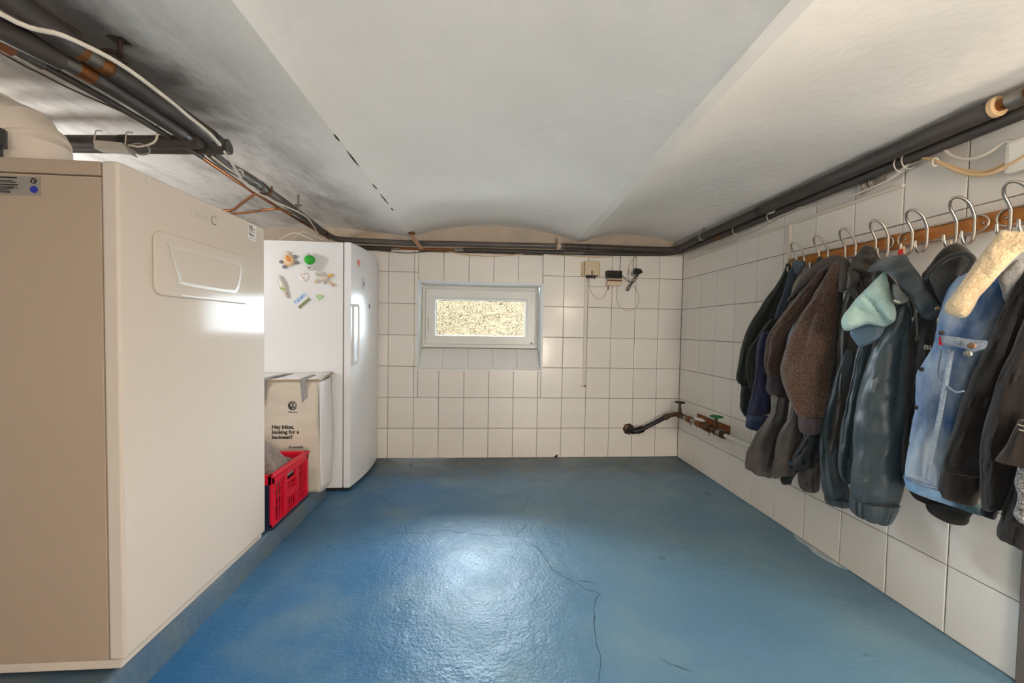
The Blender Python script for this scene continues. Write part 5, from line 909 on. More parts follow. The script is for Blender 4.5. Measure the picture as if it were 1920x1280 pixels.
MB().tube([(-1.05, 3.048, 1.660), (-.74, 3.048, 1.660)], .019, 12).build('lagging', M_PIPEBLK, pF, smooth=True, angle=50)
MB().tube([(-.74, 3.050, 1.664), (-.25, 3.050, 1.667)], .010, 10).build('copper_pipe', M_COPPER, pF, smooth=True, angle=50)
MB().tube([(-.18, 3.050, 1.668), (.03, 3.05, 1.671), (.55, 3.05, 1.673), (1.0, 3.05, 1.676), (1.42, 3.045, 1.684), (1.555, 3.02, 1.70), (1.596, 2.96, 1.712)], .017, 12, smooth_n=4).build('lagging', M_PIPEBLK, pF, smooth=True, angle=50)
band((-.715, 3.05, 1.664), (-.675, 3.05, 1.664), .014, M_STEEL, pF, 'fitting'); band((.62, 3.05, 1.6735), (.78, 3.05, 1.6745), .0185, M_PIPEGRY, pF, 'sleeve'); band((-.25, 3.05, 1.667), (-.18, 3.05, 1.668), .014, M_STEEL, pF, 'fitting')
cb_ = empty('copper_drop', (-.54, 2.98, 1.66), 'pair of old copper tubes dropping from the beam in front of the wall pipes', 'pipe')
for dx in (-.009, .009): MB().tube([(-.566+dx*.4, 2.975, 1.762), (-.562+dx*.6, 2.972, 1.742), (-.545+dx, 2.968, 1.718), (-.517+dx, 2.968, 1.684), (-.490+dx, 2.975, 1.648)], .0075, 8, smooth_n=4).build('tube', M_('dull_copper%d' % (dx > 0), (170, 134, 112), .45, metal=.5), cb_, smooth=True)
MB().lathe([(0, 0), (.03, 0), (.026, .006), (.014, .014), (0, .015)], (-.568, 2.975, 1.772), (0, 0, -1), 12).build('rust_patch', M_RUST, cb_, smooth=True)
thing_tube('wall_cable', T_bcab, .0035, M_TCABLE, 'cream cable sagging under the back wall pipes above the window', 'cable', 8)
thing_tube('wall_cable', T_bcab2, .003, M_BCABLE, 'brown cable sagging under the pipes between fridge and window', 'cable', 8)
thing_tube('wall_cable', T_bcab3, .003, M_TCABLE, 'cream cable under the pipes above the wall socket', 'cable', 8)

# pipes along the right wall
pG = empty('supply_pipe', (1.545, 2.0, 1.745), 'thick dark lagged pipe along the top of the right wall', 'pipe', 'pipes along the right wall')
MB().tube([(1.541, 2.93, 1.720), (1.543, 2.63, 1.735), (1.545, 2.06, 1.745)], .025, 14, smooth_n=4).build('lagging', M_PIPEBLK, pG, smooth=True, angle=50)
MB().tube([(1.545, 2.06, 1.745), (1.545, 1.60, 1.747), (1.545, 1.33, 1.750), (1.545, 1.076, 1.750)], .029, 16).build('lagging', M_PIPEBLK, pG, smooth=True, angle=50)
band((1.545, 2.045, 1.745), (1.545, 2.085, 1.745), .0295, M_BLKTAPE, pG, 'tape_band'); band((1.545, 1.082, 1.750), (1.545, 1.070, 1.750), .0305, M_TCABLE, pG, 'end_sleeve')
MB().tube([(1.545, 1.08, 1.750), (1.545, 1.03, 1.750), (1.545, .4, 1.748)], .017, 12).build('copper_pipe', M_COPPER, pG, smooth=True, angle=50); band((1.545, 1.048, 1.750), (1.545, 1.01, 1.750), .022, M_STEEL, pG, 'coupling')
band((1.544, 2.66, 1.733), (1.544, 2.63, 1.735), .0275, M_STEEL, pG, 'clamp'); MB().cyl((1.544, 2.645, 1.75), (1.544, 2.645, 1.80), .006, 8).build('hanger', M_STEEL, pG)
pH = empty('supply_pipe', (1.60, 2.0, 1.72), 'thinner dark pipe between the thick pipe and the right wall', 'pipe', 'pipes along the right wall')
MB().tube([(1.596, 2.96, 1.712), (1.598, 2.49, 1.712), (1.60, 1.97, 1.720), (1.60, 1.60, 1.722), (1.60, 1.05, 1.724), (1.60, .4, 1.726)], .021, 14).build('lagging', M_PIPEBLK, pH, smooth=True, angle=50)
band((1.60, 2.03, 1.719), (1.60, 2.07, 1.7185), .0222, M_BLKTAPE, pH, 'tape_band'); band((1.598, 2.55, 1.712), (1.598, 2.50, 1.712), .0225, M_RUST, pH, 'clamp')
thing_tube('white_cable', [(1.60, 3.02, 1.672)]+T_rcab1[1:], .0045, M_WCABLE, 'white cable looping below the pipes near the back right corner', 'cable', 8)
thing_tube('white_cable', [(1.565, 2.04, 1.716)]+T_rcab2[1:], .0045, M_WCABLE, 'long white cable sagging under the right wall pipes above the coat hooks', 'cable', 8)
thing_tube('white_cable', T_rcab3, .004, M_WCABLE, 'short white cable over the open junction on the right wall', 'cable', 8)
thing_tube('cream_cable', T_tan1+[(1.60, 1.03, 1.595)], .0065, M_TCABLE, 'thick cream cable sagging above the coat rail, lower of two', 'cable', 8)
thing_tube('cream_cable', T_tan2+[(1.61, 1.03, 1.615)], .0045, M_TCABLE, 'thinner cream cable sagging above the coat rail, upper of two', 'cable', 8)
thing_tube('white_cable', T_wht+[(1.605, .95, 1.63)], .0055, M_WCABLE, 'thick white cable curving to the white box at the right edge', 'cable', 8)
tie = MB().tube([(1.588+.014*math.cos(a)*.9, 1.265, 1.668+.014*math.sin(a)) for a in [2*PI*i/12 for i in range(12)]], .003, 6, closed=True).build('cable_tie', M_WCABLE, smooth=True); tag(tie, 'white cable tie round the two cream cables', 'cable tie')
for i, (x, y, z, r_) in enumerate(((1.60, 2.06, 1.705, .030), (1.60, 1.392, 1.712, .030), (1.60, 1.365, 1.714, .030), (1.598, 2.36, 1.708, .028))):
    o = MB().tube([(x+r_*.9*math.cos(a), y+.004*math.sin(a), z+r_*math.sin(a)) for a in [2*PI*k/16 for k in range(16)]], .0022, 6, closed=True).build('cable_tie', M_WCABLE, smooth=True)
    tag(o, ('white cable tie on the thin right wall pipe where the long cable leaves it', 'white cable tie on the right wall pipe, farther of a close pair', 'white cable tie on the right wall pipe, nearer of a close pair', 'white cable tie on the right wall pipe nearest the back corner')[i], 'cable tie')
wb_ = empty('wall_box', (1.62, 1.04, 1.55), 'white rounded electrical box at the right edge above the hooks', 'electrical box')
MB().prism(rrect(.985, 1.089, 1.551, 1.652, .012, 5), (RIGHT-.002, 0, 0), (0, 1, 0), (0, 0, 1), (-.034, 0, 0)).build('box', M_('box_white', (224, 218, 208), .4), wb_, bevel=.004, seg=3, smooth=True, angle=40)
MB().box(RIGHT-.0375, RIGHT-.0355, .995, 1.079, 1.561, 1.642).build('lid', M_('box_lid', (228, 224, 216), .35), wb_, bevel=.002)
oj = empty('open_junction', (1.625, 1.53, 1.68), 'open old junction with bundled white wires on the right wall', 'junction box')
MB().prism([(1.575, 1.66), (1.47, 1.675), (1.47, 1.715), (1.565, 1.705)], (RIGHT-.001, 0, 0), (0, 1, 0), (0, 0, 1), (-.012, 0, 0)).build('mortar_patch', M_PLASTER, oj, bevel=.003)
for k in range(7):
    y = 1.50+k*.009; MB().tube([(RIGHT-.012, y, 1.672), (RIGHT-.03, y+.006*random.uniform(-1, 1), 1.690), (RIGHT-.012, y+.012, 1.708)], .0022, 6, smooth_n=4).build('wire', M_WCABLE if k % 3 else M_GCABLE, oj, smooth=True)
M_COND = mat('cream_conduit', srgb(220, 212, 198), .5)
cd = empty('cable_conduit', (1.628, 2.4, 1.63), 'cream cable conduit along the right wall dropping to the coat rail', 'conduit')
MB().box(RIGHT-.013, RIGHT+.002, 1.40, 2.99, 1.632, 1.645).build('run', M_COND, cd, bevel=.002)
MB().box(RIGHT-.013, RIGHT+.002, 1.951, 1.969, 1.452, 1.632).build('drop', M_COND, cd, bevel=.002)
cd2 = tag(MB().box(1.30, 1.625, BACK-.014, BACK+.002, 1.672, 1.684).build('cable_conduit', M_COND, bevel=.002), 'short cream cable conduit at the top right of the back wall', 'conduit')

# ------------------------------------------------------------------ small electrics on the back wall
M_BEIGE = mat('beige_box', srgb(206, 188, 160), .5)
M_BLKP = mat('black_plastic', srgb(28, 26, 26), .35)
W = BACK-.0005
db = empty('aerial_box', (.85, W, 1.49), 'beige wall box with black plugs below, right of the window', 'electrical box')
MB().box(.797, .910, W-.042, W+.002, 1.496, 1.610).build('case', M_BEIGE, db, bevel=.004); MB().box(.772, .930, W-.006, W+.002, 1.492, 1.606).build('back_plate', M_BEIGE, db, bevel=.002)
for x in (.818, .838, .856, .878): MB().cyl((x, W-.028, 1.497), (x, W-.028, 1.474-random.uniform(0, .006)), .0065, 10).build('plug', M_BLKP, db)
MB().box(.806, .903, W-.032, W-.020, 1.484, 1.491).build('plug_bar', M_BLKP, db); MB().box(.849, .858, W-.046, W-.042, 1.502, 1.530).build('latch', M_BLKP, db); MB().cyl((.778, W-.007, 1.508), (.778, W-.004, 1.508), .004, 8).build('screw', M_BLKP, db)
tr = empty('power_supply', (1.04, W, 1.42), 'black and white power unit with brown stripe beside the beige box', 'power unit')
MB().box(.975, 1.100, W-.055, W+.002, 1.490, 1.537).build('ribbed_top', M_BLKP, tr, bevel=.006)
MB().box(.982, 1.102, W-.042, W+.002, 1.418, 1.490).build('body', M_('psu_cream', (216, 198, 172), .45), tr, bevel=.004)
MB().box(.980, 1.103, W-.044, W-.040, 1.452, 1.466).build('stripe', M_('psu_brown', (110, 66, 40), .4), tr); MB().box(.981, 1.1025, W-.043, W, 1.474, 1.492).build('upper_case', M_BLKP, tr)
for k in range(5): MB().box(1.0+k*.018, 1.008+k*.018, W-.0575, W-.054, 1.496, 1.530).build('rib', M_('psu_dark', (16, 16, 16), .3), tr)
for x, l, m in ((.998, .035, M_COPPER), (1.038, .02, M_PAPER), (1.078, .05, M_PAPER)): MB().cyl((x, W-.02, 1.42), (x, W-.02, 1.42-l), .0055, 10).build('connector', m, tr)
sk = empty('wall_socket', (1.19, W, 1.52), 'white wall socket to the right of the power unit', 'socket')
MB().box(1.165, 1.235, W-.022, W+.002, 1.483, 1.556).build('case', M_('socket_white', (226, 220, 212), .4), sk, bevel=.005); MB().cyl((1.2, W-.024, 1.52), (1.2, W-.02, 1.52), .022, 18).build('insert', M_GCABLE, sk)
ad = empty('plug_adapter', (1.22, W-.04, 1.53), 'black plug adapter with a bundled black lead in the wall socket', 'plug')
MB().prism([(1.196, 1.517), (1.235, 1.510), (1.268, 1.526), (1.250, 1.556), (1.200, 1.560)], (0, W-.0225, 0), (1, 0, 0), (0, 0, 1), (0, -.045, 0)).build('body', M_BLKP, ad, bevel=.006)
for k in range(4):
    s = (k-1.5)*.006
    MB().tube([(1.240, W-.05, 1.515), (1.215+s, W-.045-abs(s), 1.49), (1.195+s*1.6, W-.05, 1.455), (1.178+s*.4, W-.045, 1.43), (1.163+s*1.5, W-.042, 1.405), (1.152+s*.8, W-.04, 1.378)], .0024, 6, smooth_n=5).build('lead', M_BLKP, ad, smooth=True)
MB().tube([(1.1, W-.03, 1.512), (1.122, W-.032, 1.490), (1.145, W-.035, 1.462), (1.17, W-.04, 1.452), (1.186, W-.045, 1.455)], .0026, 6, smooth_n=5).build('lead', M_BLKP, ad, smooth=True)
thing_tube('clear_tube', [(x, W-.009, z) for x, y, z in ((.84, 0, 1.475), (.848, 0, 1.42), (.862, 0, 1.365), (.895, 0, 1.322), (.93, 0, 1.310), (.966, 0, 1.328), (.988, 0, 1.370), (.997, 0, 1.392))], .003, M_('tube_pale', (206, 200, 190), .2), 'pale thin tube looping from the beige box to the power unit', 'tube', 6)
thing_tube('clear_tube', [(x, W-.009, z) for x, y, z in ((1.078, 0, 1.372), (1.075, 0, 1.31), (1.10, 0, 1.255), (1.15, 0, 1.225), (1.20, 0, 1.224), (1.245, 0, 1.25), (1.262, 0, 1.31), (1.245, 0, 1.38), (1.21, 0, 1.43), (1.165, 0, 1.475))], .003, M_('tube_pale2', (206, 198, 186), .2), 'large pale tube loop hanging below the wall socket', 'tube', 6)
thing_tube('thin_wire', [(.828, W-.01, 1.478), (.826, W-.008, 1.43), (.838, W-.006, 1.412), (.90, W-.006, 1.408), (.97, W-.006, 1.413), (.985, W-.01, 1.425)], .0018, M_GCABLE, 'thin grey wire between the beige box and the power unit', 'wire', 6)
thing_tube('thin_wire', [(1.10, W-.006, 1.66), (1.098, W-.005, 1.60), (1.097, W-.006, 1.535)], .0025, M_BCABLE, 'brown wire rising from the power unit to the pipes', 'wire', 6)
thing_tube('thin_wire', [(1.235, W-.006, 1.672), (1.205, W-.006, 1.64), (1.175, W-.006, 1.59), (1.163, W-.006, 1.54), (1.166, W-.008, 1.51)], .003, M_TCABLE, 'cream cable curving down to the wall socket', 'cable', 6)
thing_tube('thin_wire', [(1.215, W-.006, 1.672), (1.208, W-.006, 1.62), (1.205, W-.012, 1.558)], .003, M_GCABLE, 'grey cable rising straight from the wall socket', 'cable', 6)
dc = empty('cable_duct', (.818, W, .58), 'narrow cream cable duct running down the back wall tiles', 'conduit')
MB().box(.806, .828, W-.010, W+.002, .605, 1.470).build('duct', M_COND, dc, bevel=.002); MB().box(.796, .830, W-.012, W+.002, .586, .604).build('end_clip', M_COND, dc, bevel=.002); MB().cyl((.823, W-.014, .595), (.823, W-.011, .595), .008, 10).build('rust_spot', M_RUST, dc)

# ------------------------------------------------------------------ gas pipework in the lower right corner
M_IRON = mat('black_iron_pipe', srgb(34, 32, 34), .32, metal=.3)
M_BRASS = mat('dirty_brass', srgb(112, 86, 60), .5, metal=.7, col2=srgb(62, 48, 38), nscale=40)
M_GREENW = mat('green_wheel', srgb(28, 128, 62), .4)
M_BRICK = mat('raw_brick', srgb(164, 92, 48), .9, col2=srgb(120, 62, 34), nscale=40, bump=.6, bscale=60, bdist=.006)
gp = empty('gas_pipe', (1.36, 3.02, .22), 'black iron pipe rising from the back wall to the corner tap', 'pipe')
MB().lathe([(0, 0), (.040, 0), (.038, .006), (.028, .012), (0, .013)], (1.205, BACK+.002, .238), (0, -1, 0), 18).build('wall_flange', M_BRASS, gp, smooth=True, angle=40)
MB().lathe([(0, 0), (.050, 0), (.047, .003), (0, .004)], (1.205, BACK+.001, .236), (0, -1, 0), 7).build('hole_edge', M_('hole_dark', (74, 54, 42), .9), gp)
MB().tube([(1.208, BACK-.004, .236), (1.210, 3.045, .233), (1.225, 3.024, .231), (1.255, 3.018, .238), (1.30, 3.016, .250)], .024, 14, smooth_n=4).build('elbow', M_IRON, gp, smooth=True, angle=50)
MB().tube([(1.295, 3.016, .248), (1.485, 3.002, .352)], .0175, 14).build('pipe', M_IRON, gp, smooth=True, angle=50); band((1.255, 3.018, .233), (1.305, 3.016, .254), .027, M_IRON, gp, 'sleeve'); MB().box(1.262, 1.290, 2.996, 3.006, .262, .276).build('lug', M_IRON, gp, bevel=.003)
band((1.475, 3.003, .346), (1.505, 2.997, .364), .024, M_BRASS, gp, 'union_nut', 8); MB().tube([(1.500, 2.999, .362), (1.528, 2.978, .377), (1.545, 2.955, .388), (1.55, 2.930, .392)], .018, 12, smooth_n=3).build('nipple', M_BRASS, gp, smooth=True)
def valve(name, y, z, label, wheel_m, top, r_w):
    v = empty(name, (1.55, y, z), label, 'valve'); x = 1.55
    MB().lathe([(0, -.034), (.018, -.034), (.022, -.026), (.020, -.012), (.027, 0), (.020, .012), (.022, .026), (.018, .034), (0, .034)], (x, y, z), (0, 1, .02), 16).build('body', M_BRASS, v, smooth=True, angle=40)
    MB().lathe([(0, 0), (.019, 0), (.019, .014), (.013, .020), (.013, .045), (.009, .052), (.009, top), (0, top)], (x, y, z+.008), (0, 0, 1), 14).build('bonnet', M_BRASS, v, smooth=True, angle=40)
    zz = z+.008+top;
    b = MB(); b.tube([(x+r_w*math.cos(2*PI*i/22), y+r_w*math.sin(2*PI*i/22), zz) for i in range(22)], .0048, 8, closed=True)
    for i in range(5): a = 2*PI*i/5; b.tube([(x+.005*math.cos(a), y+.005*math.sin(a), zz+.002), (x+r_w*math.cos(a), y+r_w*math.sin(a), zz)], .0036, 6)
    b.lathe([(0, -.006), (.008, -.006), (.008, .006), (.004, .010), (0, .010)], (x, y, zz), (0, 0, 1), 12); b.build('hand_wheel', wheel_m, v, smooth=True, angle=50)
    return v
valve('gas_valve', 2.90, .392, 'old stop valve with a black hand wheel in the corner', M_('wheel_black', (58, 56, 54), .5, metal=.4), .094, .036)
valve('gas_valve', 2.425, .392, 'stop valve with a bright green hand wheel on the right wall', M_GREENW, .090, .037)
gl = empty('gas_fittings', (1.55, 2.65, .385), 'rusty pipe fittings between the black and the green valve wheel', 'pipe')
band((1.55, 2.866, .392), (1.55, 2.83, .392), .022, M_BRASS, gl, 'nut', 8); band((1.55, 2.83, .392), (1.55, 2.62, .390), .0165, M_STEEL, gl, 'pipe'); band((1.55, 2.775, .391), (1.55, 2.73, .391), .024, M_RUST, gl, 'coupling')
band((1.55, 2.65, .390), (1.55, 2.585, .390), .023, M_RUST, gl, 'coupling'); band((1.55, 2.585, .390), (1.55, 2.46, .390), .017, M_RUST, gl, 'pipe'); band((1.55, 2.545, .390), (1.55, 2.49, .391), .029, M_BRASS, gl, 'union_nut', 8)
b = MB(); put_ell(b, (1.575, 2.66, .412), (.030, .060, .012), 12); b.build('plaster_cap', M_PAPER, gl, smooth=True)
MB().cyl((1.55, 2.50, .365), (1.55, 2.50, .345), .007, 8).cyl((1.55, 2.73, .37), (1.55, 2.73, .352), .006, 8).build('drain_screw', M_STEEL, gl)
wp = empty('white_pipe', (1.55, 2.2, .385), 'white painted pipe leading from the green-wheeled valve behind the coats', 'pipe')
band((1.55, 2.390, .392), (1.55, 2.352, .391), .030, M_STEEL, wp, 'union_nut', 8); band((1.55, 2.352, .391), (1.55, 2.325, .390), .023, M_BRASS, wp, 'collar'); MB().tube([(1.55, 2.33, .390), (1.556, 1.60, .392)], .0135, 14).build('pipe', M_('pipe_white_paint', (218, 214, 206), .4), wp, smooth=True, angle=50)
band((1.553, 2.155, .3905), (1.553, 2.147, .3905), .0145, M_PAPER, wp, 'clip')
# exposed brickwork behind the tap
for k in range(4):
    y_ = 2.790-k*.098; o = MB().box(RIGHT+.0010, RIGHT+.008, y_-.092, y_, .376+.004*(k % 2), .426-.005*(k % 3)).build('brick', M_BRICK, wall_right, bevel=.003)

# ------------------------------------------------------------------ coat rail with double wire hooks
M_WOOD = mat('varnished_pine', srgb(196, 128, 52), .35, col2=srgb(168, 98, 34), nscale=3, ndetail=6, contrast=.5, stretch=(18, 1.2, 22), coat=.3)
M_HOOK = mat('satin_steel_wire', srgb(196, 188, 178), .30, metal=.95)
rail = empty('coat_rail', (RIGHT-.02, 1.45, 1.40), 'varnished wooden coat rail with bent steel wire hooks on the right wall', 'coat rail')
RX0 = RIGHT-.0225
MB().box(RX0, RIGHT, .62, 1.944, 1.392, 1.450).build('board', M_WOOD, rail, bevel=.003)
wx = RX0-.005
for a, c in ((1.93, 1.405), (1.385, 1.118), (1.098, .64)):
    pts = [(wx, a-.02, 1.4465), (wx, c+.03, 1.4465)]
    for i in range(1, 8): t_ = PI*i/8; pts.append((wx, c+.03-.026*math.sin(t_), 1.4205+.026*math.cos(t_)))
    pts += [(wx, c+.03, 1.3945), (wx, a-.02, 1.3945)]
    for i in range(1, 8): t_ = PI*i/8; pts.append((wx, a-.02+.026*math.sin(t_), 1.4205-.026*math.cos(t_)))
    MB().tube(pts, .0034, 8, closed=True).build('wire_frame', M_HOOK, rail, smooth=True)
    for y in (a-.012, c+.022): MB().lathe([(0, 0), (.0055, 0), (.005, .003), (0, .004)], (RX0+.0005, y, 1.4205), (-1, 0, 0), 10).build('screw', M_HOOK, rail, smooth=True)
def hook_mesh():
    h = .024; P_ = []
    def leg(s):
        q = [(-.046, s*h, -.036), (-.044, s*h, -.058), (-.034, s*h, -.076), (-.018, s*h, -.078), (-.005, s*h, -.066), (0, s*h, -.045), (0, s*h, -.010), (0, s*h, .006)]
        return q
    a = spline([Vector(p) for p in leg(1)], 5)
    arch = [Vector((-.010, h*1.05, .028)), Vector((-.026, h*1.05, .054)), Vector((-.040, h*.62, .074)), Vector((-.044, 0, .080)), Vector((-.040, -h*.62, .074)), Vector((-.026, -h*1.05, .054)), Vector((-.010, -h*1.05, .028))]
    c = spline([Vector(p) for p in leg(-1)], 5)[::-1]
    path = a+spline([a[-1]]+arch+[c[0]], 5)[1:-1]+c
    return MB().tube(path, .0046, 10).mesh('hook')
hm = hook_mesh(); hm.materials.append(M_HOOK); hm.polygons.foreach_set('use_smooth', [True]*len(hm.polygons))
HOOKS = [1.848-.1343*i for i in range(8)]
for y in HOOKS:
    o = bpy.data.objects.new('hook', hm); COL.objects.link(o); o.parent = rail; o.matrix_parent_inverse = Matrix.Translation(-Vector(rail.location)); o.location = (wx-.008, y, 1.432)

# ------------------------------------------------------------------ coats on the rail
from mathutils.geometry import delaunay_2d_cdt
def cloth(name, c, c2, rough=.8, ns=30, sheen=.15, bump=.4, bs=180, bd=.002, contrast=.5, detail=4, stretch=None):
    return mat(name, srgb(*c), rough, col2=srgb(*c2), nscale=ns, ndetail=detail, contrast=contrast, bump=bump, bscale=bs, bdist=bd, sheen=sheen, stretch=stretch)
C_GREEN = cloth('dark_green_knit', (50, 52, 46), (36, 38, 34), .85)
C_NAVY = cloth('navy_cloth', (52, 56, 88), (36, 38, 60), .85)
C_NAVYDEN = cloth('navy_denim', (58, 76, 112), (40, 52, 84), .85, 90)
C_BROWN = cloth('brown_fleece', (116, 86, 68), (40, 31, 29), .95, 240, .3, .9, 240, .004, .30, 2)
C_BROWNS = cloth('brown_smooth', (74, 64, 58), (60, 52, 50), .75)
C_CUFF = cloth('grey_brown_rib', (78, 68, 72), (58, 50, 54), .9, 40)
C_TAUPE = cloth('taupe_satin', (92, 84, 78), (78, 70, 66), .42, 8, .1, .15, 90)
C_BLACKZ = cloth('black_shell', (44, 46, 48), (32, 34, 36), .5, 12, .1)
C_DGREY = cloth('dark_grey_shell', (68, 62, 56), (50, 46, 42), .55, 10, .1, .2, 90)
C_TEAL = cloth('dark_teal_shell', (62, 74, 80), (52, 64, 68), .46, 4, .1, .12, 120)
C_TEALH = cloth('teal_shell_matt', (70, 78, 82), (60, 68, 70), .62, 6, .15, .15, 120)
C_LINING = cloth('mint_mesh_lining', (184, 208, 200), (150, 184, 180), .6, 300, .2, .5, 420, .002)
C_LINEDGE = cloth('turquoise_lining', (96, 170, 190), (80, 150, 174), .5, 6)
C_BLACK = cloth('black_jersey', (44, 39, 35), (30, 27, 25), .9, 120, .2)
C_BLACKIN = cloth('charcoal_jersey', (62, 62, 62), (46, 46, 46), .9, 120, .2)
C_SHERPA = cloth('cream_sherpa', (236, 214, 178), (204, 174, 130), .95, 130, .4, .9, 170, .006, .4, 3)
C_KNIT = cloth('black_brown_knit', (42, 34, 30), (28, 23, 21), .95, 140, .2, .5, 240)
C_RIB = cloth('brown_rib', (66, 52, 44), (36, 28, 25), .95, 55, .2, .6, 60, .004, .4, 1, (1, 1, .08))
C_TWEED = cloth('speckled_tweed', (176, 168, 160), (70, 66, 64), .95, 170, .3, .8, 200, .004, .25, 3)
C_DEN2 = cloth('grey_denim', (150, 150, 150), (112, 114, 118), .9, 220, .1, .4, 300)
def denim_material():
    m = cloth('washed_denim', (168, 182, 196), (62, 96, 142), .9, 12, .1, .5, 320, .002, .26, 9, (1, 1, .35))
    return m
C_DENIM = denim_material()
C_STITCH = cloth('pale_denim_seam', (160, 172, 184), (110, 128, 150), .9, 160, .1)

NSEG = 44
def loft(name, key, m, parent, depth=.55, dmin=.02, fold=.010, nf=3.0, ph=0.0, drift=2.0, wr=.004, sup=.85, end0=.35, end1=.75, steps=7, puck=0, seed=0, crease=.009):
    rows = LOFT[key]; k = len(rows); R_ = []
    for i in range(k-1):
        p0 = rows[max(i-1, 0)]; p1 = rows[i]; p2 = rows[i+1]; p3 = rows[min(i+2, k-1)]
        for j in range(steps):
            t = j/steps
            R_.append([.5*((2*b_)+(c_-a_)*t+(2*a_-5*b_+4*c_-d_)*t*t+(3*b_-a_-3*c_+d_)*t**3) for a_, b_, c_, d_ in zip(p0, p1, p2, p3)])
    R_.append(list(rows[-1])); n = len(R_); vs = []
    rs = random.Random(hash(key) % 1000 if False else sum(map(ord, key))+seed); o1, o2, o3 = rs.uniform(0, 9), rs.uniform(0, 9), rs.uniform(0, 9)
    LN = (Vector(R_[0][:3])-Vector(R_[-1][:3])).length
    for i, r in enumerate(R_):
        v = i/(n-1); c = Vector(r[:3]); h = Vector(r[3:]); hw = h.length
        N_ = Vector((h.y, -h.x, 0)); N_ = N_.normalized() if N_.length > 1e-6 else Vector((-1, 0, 0))
        if N_.dot(c) > 0: N_ = -N_
        b_ = depth*hw+dmin
        e = 1
        if v < .08: e *= end0+(1-end0)*math.sin(PI/2*v/.08)
        if v > .93: e *= end1+(1-end1)*math.sin(PI/2*(1-v)/.07)
        for j in range(NSEG):
            t = 2*PI*j/NSEG; cs, sn = math.cos(t), math.sin(t)
            x_ = math.copysign(abs(cs)**sup, cs); y_ = math.copysign(abs(sn)**sup, sn)
            s = x_*2.4
            f = math.cos(nf*s+ph+drift*v+o1+1.3*math.sin(v*5+o2))*.6+math.cos(nf*1.9*s-drift*1.4*v+o3)*.3+(1-abs(math.sin(nf*.7*s+o2+drift*.6*v)))*.35
            w = abs(y_)**.6
            amp = fold*min(1, hw/.06)*(.35+.65*min(1, v*4))*w
            p = c+h*x_*(1 if e > .97 else .8+.2*e)+N_*y_*b_*e+N_*math.copysign(1, y_)*f*amp
            cr = (1-min(1, abs(noise.noise(Vector((s*.9+o1, v*LN*5.5+s*.7, o2))))*3.2))**2+.5*(1-min(1, abs(noise.noise(Vector((s*1.9+o3, v*LN*11-s*.9, o1))))*3.4))**2
            p -= N_*math.copysign(1, y_)*w*cr*crease*min(1, hw/.05)
            if puck: p += N_*math.copysign(1, y_)*w*puck*math.cos(s*13+o1)
            q = p*9; p = p+N_*(noise.noise(q+Vector((o1, o2, 0)))*wr*2.2)+Vector((noise.noise(q*2.1), noise.noise(q*2.3+Vector((3, 1, 7))), noise.noise(q*1.9+Vector((8, 2, 1)))))*wr*.7
            vs.append(p)
    fs = []
    for i in range(n-1):
        for j in range(NSEG): fs.append((i*NSEG+j, i*NSEG+(j+1) % NSEG, (i+1)*NSEG+(j+1) % NSEG, (i+1)*NSEG+j))
    fs.append(tuple(range(NSEG))[::-1]); fs.append(tuple((n-1)*NSEG+j for j in range(NSEG)))
    for v in vs: v.x = min(v.x, RIGHT-.006)
    b = MB(); b.add(vs, fs); return b.build(name, m, parent, smooth=True, angle=60)

